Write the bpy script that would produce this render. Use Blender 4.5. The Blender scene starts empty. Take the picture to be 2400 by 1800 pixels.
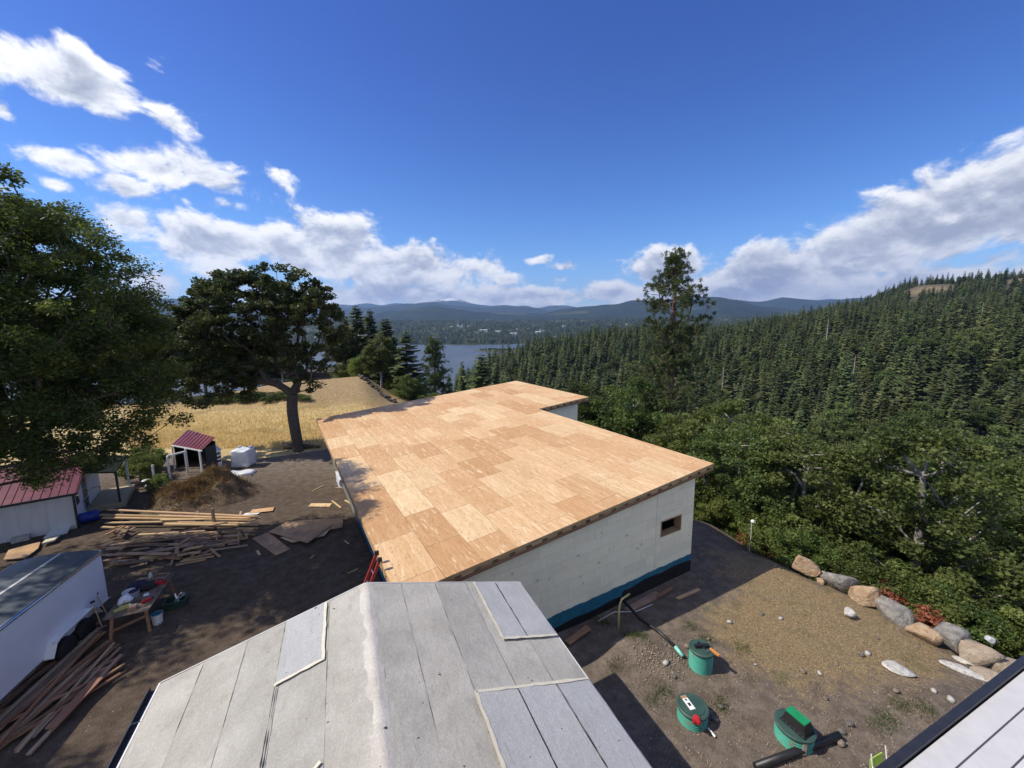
import bpy, math, random
import numpy as np
from mathutils import Matrix, Vector

R = math.radians
rng = np.random.default_rng(7)
random.seed(7)
scn = bpy.context.scene
COL = scn.collection

# ------------------------------------------------------------------ camera
CZ = 10.7                                   # camera height above the yard
F, PITCH, ROLL = 941.45, 0.146781, -0.009   # focal length in pixels of the 2400 px photograph
cp, sp, cr, sr = math.cos(PITCH), math.sin(PITCH), math.cos(ROLL), math.sin(ROLL)
FW = np.array([0, cp, -sp]); U0 = np.array([0, sp, cp]); R0v = np.array([1., 0, 0])
RT = cr*R0v + sr*U0; UP = -sr*R0v + cr*U0
cam_d = bpy.data.cameras.new('camera'); cam = bpy.data.objects.new('camera', cam_d); COL.objects.link(cam)
cam_d.sensor_width = 36; cam_d.lens = 36*F/2400; cam_d.clip_start = .1; cam_d.clip_end = 60000
m = Matrix.Identity(4)
for i in range(3):
    m[i][0], m[i][1], m[i][2] = RT[i], UP[i], -FW[i]
m[2][3] = CZ
cam.matrix_world = m
scn.camera = cam

def ray(px, py): return (px-1200)/F*RT - (py-900)/F*UP + FW
def G(px, py, z=0.):                        # point at height z seen at a pixel of the photograph
    d = ray(px, py); k = (z-CZ)/d[2]; return np.array([d[0]*k, d[1]*k, z])
def Pd(px, py, depth):                      # point at a given distance ahead
    d = ray(px, py); return np.array([0, 0, CZ]) + d*depth

# ------------------------------------------------------------------ world and sun
SUN_AZ, SUN_EL = R(-95), R(48)              # clockwise from +y, i.e. sun on the left
EXPOSURE = 0.64
SKY = 0.14
SUNDIR = np.array([math.sin(SUN_AZ)*math.cos(SUN_EL), math.cos(SUN_AZ)*math.cos(SUN_EL), math.sin(SUN_EL)])

class NT:                                   # small node-tree helper
    def __init__(s, tree): s.t = tree; s.n = tree.nodes; s.l = tree.links
    def new(s, typ, props=None, **inp):
        n = s.n.new(typ)
        for k, v in (props or {}).items(): setattr(n, k, v)
        for k, v in inp.items():
            key = int(k[1:]) if k[0] == 'i' and k[1:].isdigit() else k.replace('_', ' ')
            s.set(n.inputs[key], v)
        return n
    def set(s, sock, v):
        if hasattr(v, 'links') and hasattr(v, 'is_output'): s.l.new(v, sock)
        elif hasattr(v, 'outputs'): s.l.new(v.outputs[0], sock)
        else: sock.default_value = v
    def math(s, op, a, b=0., clamp=False):
        n = s.new('ShaderNodeMath', dict(operation=op, use_clamp=clamp)); s.set(n.inputs[0], a); s.set(n.inputs[1], b); return n.outputs[0]
    def vmath(s, op, a, b=(0, 0, 0)):
        n = s.new('ShaderNodeVectorMath', dict(operation=op)); s.set(n.inputs[0], a)
        if op == 'SCALE': s.set(n.inputs['Scale'], b)
        else: s.set(n.inputs[1], b)
        return n.outputs['Value'] if op in ('LENGTH', 'DOT_PRODUCT') else n.outputs[0]
    def ramp(s, fac, stops):
        n = s.new('ShaderNodeValToRGB'); e = n.color_ramp.elements
        while len(e) < len(stops): e.new(.5)
        for el, (p, c) in zip(e, stops):
            el.position = p; el.color = (*c, 1) if len(c) == 3 else c
        s.set(n.inputs[0], fac); return n.outputs[0]
    def mix(s, fac, a, b, blend='MIX'):
        n = s.new('ShaderNodeMix', dict(data_type='RGBA', blend_type=blend)); s.set(n.inputs[0], fac)
        for sock, v in ((n.inputs[6], a), (n.inputs[7], b)):
            s.set(sock, (*v, 1) if isinstance(v, tuple) and len(v) == 3 else v)
        return n.outputs[2]
    def noise(s, vec, scale, detail=4, rough=.55, dist=0.):
        return s.new('ShaderNodeTexNoise', None, Vector=vec, Scale=scale, Detail=detail, Roughness=rough, Distortion=dist).outputs[0]
    def sstep(s, x, a, b):
        n = s.new('ShaderNodeMapRange', dict(interpolation_type='SMOOTHSTEP')); s.set(n.inputs[0], x); n.inputs[1].default_value = a; n.inputs[2].default_value = b
        return n.outputs[0]

def build_world():
    w = bpy.data.worlds.new('World'); scn.world = w; w.use_nodes = True
    T = NT(w.node_tree); T.n.clear()
    sky = T.new('ShaderNodeTexSky', dict(sky_type='NISHITA', sun_disc=False, sun_elevation=SUN_EL, sun_rotation=SUN_AZ, altitude=150, air_density=1.0, dust_density=.1, ozone_density=3.0))
    d = T.vmath('NORMALIZE', T.new('ShaderNodeTexCoord').outputs['Generated'])
    xyz = T.new('ShaderNodeSeparateXYZ', None, i0=d); X, Y, Z = xyz.outputs
    hs = T.new('ShaderNodeHueSaturation', None, Saturation=1.25, Value=1.0, Color=T.mix(1., sky.outputs[0], T.mix(T.sstep(Z, .02, .55), (.66, .70, .82), (.54, .47, .65)), 'MULTIPLY'))
    az = T.math('ARCTAN2', X, Y); el = T.math('ARCSINE', Z)
    ae = T.new('ShaderNodeCombineXYZ', None, X=az, Y=el).outputs[0]
    # cloud masses: place in the sky (photo pixel /1.085), half width, half height, tilt, thickness
    B = [(160,172,125,88,-.15,1.0), (15,105,75,75,-.6,.55), (5,240,45,28,0,.7), (378,262,66,30,-.25,.6), (325,142,30,26,-.5,.3),
         (125,342,105,32,-.1,.85), (310,350,150,45,-.2,.85), (470,385,130,42,-.3,.85), (275,406,72,30,0,.8), (118,396,42,13,-.1,.45),
         (492,441,66,22,0,.8), (400,430,30,18,0,.4), (262,474,95,42,-.1,.9), (455,520,130,66,0,1.0), (620,385,30,25,0,.25),
         (720,545,165,72,-.1,1.25), (900,575,185,50,-.1,1.25), (1045,575,62,30,0,.9), (330,610,90,50,0,.9), (850,640,340,34,0,1.0),
         (1160,562,34,9,0,.55), (1215,577,34,9,0,.55), (1100,602,42,15,0,.75), (1208,604,28,16,0,.65), (1180,640,180,24,0,1.0),
         (1340,628,130,30,0,.85), (1450,580,120,44,0,1.1), (1640,610,270,66,.05,1.4), (1880,535,240,88,.42,1.5), (2080,458,255,100,.42,1.55), (2260,425,220,118,.45,1.5),
         (1960,610,240,42,.1,1.05), (2170,300,90,26,.2,.38), (2150,560,140,32,.3,.9), (2330,590,260,70,.1,.9), (-250,420,300,90,.1,.9), (-200,120,150,100,0,.8)]
    M = None
    for x, y, rx, ry, tilt, k in B:
        c = ray(x*1.085, y*1.085); c = c/np.linalg.norm(c); a0, e0 = math.atan2(c[0], c[1]), math.asin(c[2])
        cx = ray((x+10)*1.085, y*1.085); cx /= np.linalg.norm(cx); cy = ray(x*1.085, (y-10)*1.085); cy /= np.linalg.norm(cy)
        sx = abs(math.atan2(cx[0], cx[1])-a0)/10*rx; sy = abs(math.asin(cy[2])-e0)/10*ry
        mp = T.new('ShaderNodeMapping', dict(vector_type='TEXTURE'), Vector=ae, Location=(a0, e0, 0), Rotation=(0, 0, tilt), Scale=(sx*1.22, sy*1.25, 1))
        v = T.math('MULTIPLY', T.math('SUBTRACT', 1.0, T.vmath('LENGTH', mp.outputs[0])), k)
        M = v if M is None else T.math('MAXIMUM', M, v)
    def field(eoff):
        return T.new('ShaderNodeCombineXYZ', None, X=T.math('MULTIPLY', az, 1.15), Y=T.math('MULTIPLY', T.math('ADD', el, eoff), 1.75), Z=.37).outputs[0]
    q = field(0.0)
    n1 = T.noise(q, 8.5, 10, .60, .25); n2 = T.noise(q, 2.2, 3, .5)
    # cloud goes on out of view, thickened to whiten the light in the shade
    far = T.sstep(T.math('ABSOLUTE', az), 1.05, 1.5)
    gen = T.math('MULTIPLY', T.math('MULTIPLY', T.math('SUBTRACT', n2, .47), 4.0), far)
    M = T.math('MAXIMUM', M, T.math('ADD', gen, T.math('SUBTRACT', far, 1.0)))
    M = T.math('MAXIMUM', M, -.6)
    dens = T.math('ADD', M, T.math('MULTIPLY', T.math('SUBTRACT', n1, .51), 2.9))
    alpha = T.math('MULTIPLY', T.sstep(dens, .04, .52), T.sstep(Z, -.02, .01))
    # light and shade of the cloud: thick parts and lower sides greyer
    q2 = field(.018); n3 = T.noise(q2, 8.5, 6, .60, .25)
    lit = T.math('ADD', T.math('MULTIPLY', T.math('SUBTRACT', n1, n3), 3.6), .74)
    lit = T.math('SUBTRACT', lit, T.math('MULTIPLY', T.sstep(dens, .4, 1.3), .62), True)
    cc = T.ramp(lit, [(0., (.40, .43, .52)), (.35, (.58, .61, .69)), (.7, (.90, .91, .94)), (1., (1.08, 1.07, 1.05))])
    ccs = T.vmath('SCALE', cc, .74/SKY)
    out = T.mix(alpha, hs, ccs)
    bg = T.new('ShaderNodeBackground', None, Color=out, Strength=SKY)
    o = T.new('ShaderNodeOutputWorld'); T.l.new(bg.outputs[0], o.inputs[0])
    w.cycles.sampling_method = 'MANUAL'; w.cycles.sample_map_resolution = 1024
build_world()

sun_d = bpy.data.lights.new('sun', 'SUN'); sun_d.energy = 3.5; sun_d.angle = R(.53); sun_d.color = (1, .93, .80)
sun = bpy.data.objects.new('sun', sun_d); COL.objects.link(sun)
sun.rotation_euler = Vector(SUNDIR).to_track_quat('Z', 'Y').to_euler(); sun.location = (-30, 0, 40)
scn.view_settings.view_transform = 'Standard'; scn.view_settings.look = 'None'
scn.view_settings.exposure = EXPOSURE; scn.view_settings.gamma = 1
scn.render.engine = 'CYCLES'
scn.cycles.use_denoising = True
scn.cycles.max_bounces = 6; scn.cycles.diffuse_bounces = 3; scn.cycles.glossy_bounces = 2; scn.cycles.transmission_bounces = 3; scn.cycles.transparent_max_bounces = 6
scn.cycles.volume_bounces = 0
scn.cycles.sample_clamp_indirect = 4

# ------------------------------------------------------------------ mesh helpers
def tag(o, label=None, cat=None, group=None, kind=None):
    if label: o['label'] = label
    if cat: o['category'] = cat
    if group: o['group'] = group
    if kind: o['kind'] = kind
    return o
def link(name, data, parent=None, loc=None, rot=None, scale=None):
    o = bpy.data.objects.new(name, data); COL.objects.link(o)
    if parent is not None: o.parent = parent
    if loc is not None: o.location = tuple(float(c) for c in loc)
    if rot is not None: o.rotation_euler = rot
    if scale is not None: o.scale = scale
    return o
def thing(name, label, cat, loc=(0, 0, 0), rotz=0., group=None):
    return tag(link(name, None, None, loc, (0, 0, rotz)), label, cat, group)

class MB:
    def __init__(s): s.v = []; s.f = []
    def add(s, vs, fs):
        n = len(s.v); s.v += [tuple(map(float, p)) for p in vs]; s.f += [tuple(i+n for i in f) for f in fs]; return s
    def box(s, c, size, rot=None):
        h = np.array(size)/2.
        vs = [np.array((x, y, z))*h for z in (-1, 1) for y in (-1, 1) for x in (-1, 1)]
        if rot is not None: vs = [np.array(rot @ Vector(v)) for v in vs]
        return s.add([v+np.array(c) for v in vs], [(0,2,3,1), (4,5,7,6), (0,1,5,4), (2,6,7,3), (0,4,6,2), (1,3,7,5)])
    def bar(s, a, b, w, h, up=(0, 0, 1)):   # a beam between two points
        a, b = Vector(a), Vector(b); x = (b-a).normalized(); upv = Vector(up)
        if abs(x.dot(upv)) > .98: upv = Vector((0, 1, 0))
        y = upv.cross(x).normalized(); z = x.cross(y)
        return s.box((a+b)/2, ((b-a).length, w, h), Matrix((x, y, z)).transposed())
    def prism(s, poly, y0, y1):             # polygon in x-z, extruded along y
        n = len(poly); vs = [(p[0], y0, p[1]) for p in poly]+[(p[0], y1, p[1]) for p in poly]
        return s.add(vs, [tuple(range(n)), tuple(range(2*n-1, n-1, -1))]+[(i, i+n, (i+1) % n+n, (i+1) % n) for i in range(n)])
    def slab(s, poly, z0, z1):              # polygon in x-y, extruded along z
        n = len(poly); vs = [(p[0], p[1], z0) for p in poly]+[(p[0], p[1], z1) for p in poly]
        return s.add(vs, [tuple(range(n-1, -1, -1)), tuple(range(n, 2*n))]+[(i, (i+1) % n, (i+1) % n+n, i+n) for i in range(n)])
    def tube(s, pts, rad, n=8, cap=True):
        pts = [Vector(tuple(map(float, p))) for p in pts]; rs = rad if hasattr(rad, '__len__') else [rad]*len(pts)
        base = len(s.v); prev = None
        for i, p in enumerate(pts):
            t = (pts[min(i+1, len(pts)-1)]-pts[max(i-1, 0)]).normalized()
            if prev is None: prev = (Vector((0, 0, 1)) if abs(t.z) < .9 else Vector((1, 0, 0))).cross(t).normalized()
            a = (prev-t*prev.dot(t)).normalized(); prev = a; b = t.cross(a)
            for k in range(n):
                an = 2*math.pi*k/n; s.v.append(tuple(p+a*math.cos(an)*rs[i]+b*math.sin(an)*rs[i]))
        for i in range(len(pts)-1):
            for k in range(n):
                s.f.append((base+i*n+k, base+i*n+(k+1) % n, base+(i+1)*n+(k+1) % n, base+(i+1)*n+k))
        if cap:
            s.f.append(tuple(base+k for k in range(n-1, -1, -1))); e = base+(len(pts)-1)*n; s.f.append(tuple(e+k for k in range(n)))
        return s
    def lathe(s, prof, n=20, c=(0, 0, 0)):  # profile of (radius, z)
        base = len(s.v)
        for r, z in prof:
            for k in range(n):
                an = 2*math.pi*k/n; s.v.append((c[0]+r*math.cos(an), c[1]+r*math.sin(an), c[2]+z))
        for i in range(len(prof)-1):
            for k in range(n):
                s.f.append((base+i*n+k, base+i*n+(k+1) % n, base+(i+1)*n+(k+1) % n, base+(i+1)*n+k))
        e = base+(len(prof)-1)*n
        s.f.append(tuple(base+k for k in range(n-1, -1, -1))); s.f.append(tuple(e+k for k in range(n)))
        return s
    def mesh(s, name, mat, smooth=False):
        me = bpy.data.meshes.new(name); me.from_pydata(s.v, [], s.f); me.update()
        if mat: me.materials.append(mat)
        if smooth: me.shade_smooth()
        return me
    def build(s, name, mat, parent=None, loc=None, rot=None, smooth=False):
        return link(name, s.mesh(name, mat, smooth), parent, loc, rot)

def np_mesh(name, verts, faces, mat, smooth=False, attrs=None):
    """verts (n,3), faces (m,k) with a fixed k"""
    me = bpy.data.meshes.new(name); n, (mm, k) = len(verts), faces.shape
    me.vertices.add(n); me.vertices.foreach_set('co', np.asarray(verts, np.float32).ravel())
    me.loops.add(mm*k); me.loops.foreach_set('vertex_index', faces.astype(np.int32).ravel())
    me.polygons.add(mm); me.polygons.foreach_set('loop_start', np.arange(0, mm*k, k, dtype=np.int32))
    me.update(calc_edges=True)
    for an, arr in (attrs or {}).items():
        if arr.ndim == 1: a = me.attributes.new(an, 'FLOAT', 'POINT'); a.data.foreach_set('value', arr.astype(np.float32))
        else:
            a = me.attributes.new(an, 'FLOAT_COLOR', 'POINT'); c = np.ones((n, 4), np.float32); c[:, :3] = arr; a.data.foreach_set('color', c.ravel())
    if mat: me.materials.append(mat)
    if smooth: me.shade_smooth()
    return me
_boxes = {}
def box_mesh(name, size, mat, off=(0, 0, 0)):
    k = (name, tuple(round(c, 3) for c in size), mat.name, off)
    if k not in _boxes: _boxes[k] = MB().box(off, size).mesh(name, mat)
    return _boxes[k]

# ------------------------------------------------------------------ materials
MATS = {}
def mat(name, c1, c2=None, scale=4., rough=.8, bump=0., bscale=None, metal=0., stretch=(1, 1, 1), rnd=0., spots=None, detail=6, ramp=(.3, .7), space='Object', gloss=None, bdist=.02):
    """two colours mixed by noise, per-object colour shift, optional speckles and relief"""
    if name in MATS: return MATS[name]
    mt = bpy.data.materials.new(name); mt.use_nodes = True; T = NT(mt.node_tree)
    bs = T.n['Principled BSDF']; c2 = c2 or c1
    co = T.new('ShaderNodeTexCoord').outputs[space]
    oi = T.new('ShaderNodeObjectInfo').outputs['Random']
    vec = T.vmath('ADD', T.vmath('MULTIPLY', co, stretch), T.new('ShaderNodeCombineXYZ', None, X=T.math('MULTIPLY', oi, 91.), Y=T.math('MULTIPLY', oi, 37.)).outputs[0])
    nz = T.noise(vec, scale, detail, .6)
    col = T.mix(T.sstep(nz, *ramp), c1, c2)
    if spots:
        sc, lvl, cs = spots
        n2 = T.noise(co, sc, 3, .6); col = T.mix(T.sstep(n2, lvl, lvl+.06), col, cs)
    if rnd:
        hsv = T.new('ShaderNodeHueSaturation', None, Color=col)
        wn = T.new('ShaderNodeTexWhiteNoise', dict(noise_dimensions='1D'), W=oi)
        T.set(hsv.inputs['Value'], T.math('ADD', 1-rnd, T.math('MULTIPLY', oi, 2*rnd)))
        T.set(hsv.inputs['Hue'], T.math('ADD', .5-.03*rnd, T.math('MULTIPLY', wn.outputs[0], .06*rnd)))
        col = hsv.outputs[0]
    T.set(bs.inputs['Base Color'], col); bs.inputs['Roughness'].default_value = rough; bs.inputs['Metallic'].default_value = metal
    if gloss is not None: bs.inputs['Specular IOR Level'].default_value = gloss
    if bump:
        b = T.new('ShaderNodeBump', None, Strength=bump, Distance=bdist, Height=T.noise(vec, bscale or scale*6, 5, .65)); T.set(bs.inputs['Normal'], b)
    MATS[name] = mt; return mt

def plywood_mat(name='plywood', dirty=0.):
    if name in MATS: return MATS[name]
    mt = bpy.data.materials.new(name); mt.use_nodes = True; T = NT(mt.node_tree); bs = T.n['Principled BSDF']
    co = T.new('ShaderNodeTexCoord').outputs['Object']; oi = T.new('ShaderNodeObjectInfo').outputs['Random']
    off = T.new('ShaderNodeCombineXYZ', None, X=T.math('MULTIPLY', oi, 71.), Y=T.math('MULTIPLY', oi, 133.), Z=T.math('MULTIPLY', oi, 17.)).outputs[0]
    v = T.vmath('ADD', co, off)
    base = T.ramp(T.new('ShaderNodeTexWhiteNoise', dict(noise_dimensions='1D'), W=oi).outputs[0],
                  [(0., (.66, .45, .25)), (.22, (.57, .345, .175)), (.45, (.73, .545, .325)), (.7, (.52, .31, .15)), (.85, (.63, .415, .225)), (1., (.70, .49, .285))])
    grain = T.noise(T.vmath('MULTIPLY', v, (9, 1.5, 1)), 1.8, 8, .72, .8)
    col = T.mix(T.sstep(grain, .38, .72), base, T.mix(1., base, (.81, .70, .57), 'MULTIPLY'))
    blot = T.noise(T.vmath('MULTIPLY', v, (5.0, .7, 1)), 1.5, 6, .65, .3)
    col = T.mix(T.math('MULTIPLY', T.sstep(blot, .57, .64), .6), col, (.78, .62, .40))       # pale veneer patches
    col = T.mix(T.math('MULTIPLY', T.sstep(blot, .44, .33), .5), col, (.46, .25, .115))
    strp = T.noise(T.vmath('MULTIPLY', v, (3.2, .16, 1)), 1.7, 3, .5)
    col = T.mix(T.math('MULTIPLY', T.sstep(strp, .57, .62), .38), col, T.mix(1., col, (1.22, 1.32, 1.5), 'MULTIPLY'))
    col = T.mix(T.math('MULTIPLY', T.sstep(strp, .44, .38), .3), col, T.mix(1., col, (.86, .78, .68), 'MULTIPLY'))
    vo = T.new('ShaderNodeTexVoronoi', None, Vector=T.vmath('MULTIPLY', v, (1, .62, 1)), Scale=5.5, Randomness=.75)
    knot = T.math('MULTIPLY', T.sstep(vo.outputs['Distance'], .20, .10), T.sstep(T.noise(v, .8, 2), .36, .48))
    col = T.mix(T.math('MULTIPLY', knot, .55), col, (.30, .16, .075))
    if dirty: col = T.mix(T.math('MULTIPLY', T.sstep(T.noise(co, 1.1, 6), .3, .75), dirty), col, (.17, .135, .10))
    T.set(bs.inputs['Base Color'], col); bs.inputs['Roughness'].default_value = .72; bs.inputs['Specular IOR Level'].default_value = .25
    h = T.math('SUBTRACT', T.math('MULTIPLY', grain, .4), knot)
    T.set(bs.inputs['Normal'], T.new('ShaderNodeBump', None, Strength=.35, Distance=.008, Height=h))
    MATS[name] = mt; return mt

def leaf_mat(name, dark, mid, light, trans=.32, rough=.55):
    mt = bpy.data.materials.new(name); mt.use_nodes = True; T = NT(mt.node_tree); bs = T.n['Principled BSDF']
    at = T.new('ShaderNodeAttribute', dict(attribute_name='lv')).outputs['Fac']
    oi = T.new('ShaderNodeObjectInfo').outputs['Random']
    col = T.ramp(at, [(0., dark), (.55, mid), (1., light)])
    hs = T.new('ShaderNodeHueSaturation', None, Color=col)
    T.set(hs.inputs['Value'], T.math('ADD', .66, T.math('MULTIPLY', oi, .72)))
    T.set(hs.inputs['Hue'], T.math('ADD', .475, T.math('MULTIPLY', T.new('ShaderNodeTexWhiteNoise', dict(noise_dimensions='1D'), W=oi).outputs[0], .045)))
    T.set(bs.inputs['Base Color'], hs); bs.inputs['Roughness'].default_value = rough; bs.inputs['Specular IOR Level'].default_value = .3
    tr = T.new('ShaderNodeBsdfTranslucent', None, Color=T.mix(.5, hs.outputs[0], T.mix(1., hs.outputs[0], (1.5, 1.5, .5), 'MULTIPLY')))
    mx = T.new('ShaderNodeMixShader', None, Fac=trans); T.l.new(bs.outputs[0], mx.inputs[1]); T.l.new(tr.outputs[0], mx.inputs[2])
    T.l.new(mx.outputs[0], T.n['Material Output'].inputs[0])
    return mt

PLY = plywood_mat(); PLYD = plywood_mat('weathered plywood', .75)
LUM = mat('lumber', (.38, .235, .115), (.50, .335, .175), 2.0, .75, .3, 12, stretch=(1, 9, 9), rnd=.25)
LUMOLD = mat('weathered lumber', (.20, .13, .085), (.34, .24, .16), 1.6, .85, .3, 10, stretch=(1, 9, 9), rnd=.45)
LUMY = mat('fresh lumber', (.50, .335, .155), (.60, .43, .22), 2.0, .75, .2, 12, stretch=(1, 9, 9), rnd=.15)
LUMR = mat('cedar lumber', (.24, .115, .06), (.34, .19, .105), 1.6, .8, .3, 10, stretch=(1, 9, 9), rnd=.35)
BARK = mat('bark', (.055, .043, .034), (.125, .10, .08), 5, .95, .8, 14, stretch=(3, 3, .7))
BARKP = mat('pine bark', (.095, .058, .042), (.20, .135, .10), 4, .95, .8, 12, stretch=(3, 3, .6))
BARKG = mat('pale bark', (.17, .155, .135), (.28, .26, .235), 5, .95, .5, 14, stretch=(3, 3, .7))
BLACK = mat('black plastic', (.012, .012, .013), (.02, .02, .022), 8, .45)
WHITE = mat('white paint', (.72, .71, .69), (.80, .79, .77), 1.2, .6, .05, spots=(3.5, .68, (.5, .48, .44)))
STEEL = mat('bright metal', (.62, .63, .65), (.72, .73, .75), 3, .25, metal=1.)
DARKM = mat('dark metal', (.02, .02, .022), (.04, .04, .042), 3, .4)

# ------------------------------------------------------------------ terrain
RS = np.array([0, 16, 20, 24, 30, 40, 55, 80, 120, 170, 250, 400, 520, 700, 1000, 1500.])
TAB = {
 -180: [0]*16, -100: [0]*16,
 -62: [0,0,0,0,0,0,0,0,-8,-20,-40,-70,-85,-95,-95,-95],
 -35: [0,0,0,0,0,0,0,-.2,-7,-18,-40,-70,-88,-95,-95,-95],
 -28: [0,0,0,0,0,0,.2,.9,-5,-18,-40,-75,-90,-95,-95,-95],
 -21: [0,0,0,0,0,0,.3,1.3,-6,-18,-40,-75,-90,-95,-95,-95],
 -16: [0,0,0,0,0,0,-.6,-2.5,-9,-21,-42,-76,-91,-95,-95,-95],
 -11: [0,0,0,0,0,-.2,-2,-7,-14,-26,-45,-78,-92,-95,-95,-95],
 -6: [0,0,0,0,0,-.6,-4,-11,-20,-32,-42,-46,-80,-95,-95,-95],
 -2: [0,0,0,0,0,-1,-6,-15,-26,-37,-40,-29,-48,-85,-95,-95],
 5: [0,0,0,0,-.5,-2.5,-9,-21,-34,-42,-38,-20,-24,-45,-80,-95],
 15: [0,0,0,0,-1.5,-5,-12,-25,-38,-45,-38,-15,-10,-16,-30,-60],
 26: [0,0,0,-.5,-3,-7,-13,-26,-40,-46,-37,-17,-11,-13,-14,-30],
 34: [0,0,0,-1.5,-4.5,-9,-15,-27,-40,-44,-33,-10,-2,3,6,0],
 40: [0,0,-.1,-2.3,-5.3,-10,-16,-28,-39,-41,-27,-4,8,13,40,36],
 45: [0,0,-.3,-2.6,-5.6,-10,-16,-26,-36,-37,-22,0,8,15,72,66],
 50: [0,0,-.6,-3,-6,-10,-16,-25,-34,-34,-18,4,11,19,74,72],
 62: [0,0,-.8,-3,-6,-10,-16,-24,-30,-28,-10,14,22,34,90,88],
 85: [0,0,-.8,-3,-6,-10,-16,-24,-30,-28,-10,20,36,55,85,85],
 110: [0]*16, 180: [0]*16}
AZS = np.array(sorted(TAB)); ZT = np.array([TAB[a] for a in AZS], float)
def vnoise(x, y, f, seed):
    r = np.random.default_rng(seed); o = np.zeros_like(x, dtype=float)
    for k in range(5):
        a = r.uniform(0, 2*np.pi); ff = f*r.uniform(.6, 1.7); o += np.sin((x*np.cos(a)+y*np.sin(a))*ff+r.uniform(0, 6.3))
    return o/5
def gz(x, y):
    x = np.atleast_1d(np.asarray(x, float)); y = np.atleast_1d(np.asarray(y, float)); shp = x.shape; x = x.ravel(); y = y.ravel()
    r = np.hypot(x, y); az = np.degrees(np.arctan2(x, y))
    i = np.clip(np.searchsorted(AZS, az)-1, 0, len(AZS)-2); t = (az-AZS[i])/(AZS[i+1]-AZS[i]); t = np.clip(t, 0, 1); t = t*t*(3-2*t)
    j = np.clip(np.searchsorted(RS, r)-1, 0, len(RS)-2); q = np.clip((r-RS[j])/(RS[j+1]-RS[j]), 0, 1)
    za = ZT[i, j]*(1-q)+ZT[i, j+1]*q; zb = ZT[i+1, j]*(1-q)+ZT[i+1, j+1]*q
    z = za*(1-t)+zb*t
    far = np.clip((r-60)/200, 0, 1)
    z += far*(vnoise(x, y, .03, 1)*3+vnoise(x, y, .09, 2)*1.2)*np.clip(-z/10+1., 0, 1)
    near = np.clip(1-(r-35)/30, 0, 1)
    z += near*(vnoise(x, y, .9, 3)*.035+vnoise(x, y, 2.6, 4)*.015)
    # cut along the foot of the new wall and the trench spoil
    lx = (x+3.106)*.8635+(y-9.789)*.5044; ly = -(x+3.106)*.5044+(y-9.789)*.8635
    z -= .26*np.clip(1-np.abs(ly+.15)/1.3, 0, 1)*np.clip((lx-4)/3, 0, 1)*np.clip((14.2-lx)/1., 0, 1)
    z += .28*np.exp(-(((x-4.15)/1.1)**2+((y-12.0)/.55)**2))
    z += 1.0*np.exp(-(((x+39)/9)**2+((y-62)/7)**2))
    return z.reshape(shp)

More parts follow.
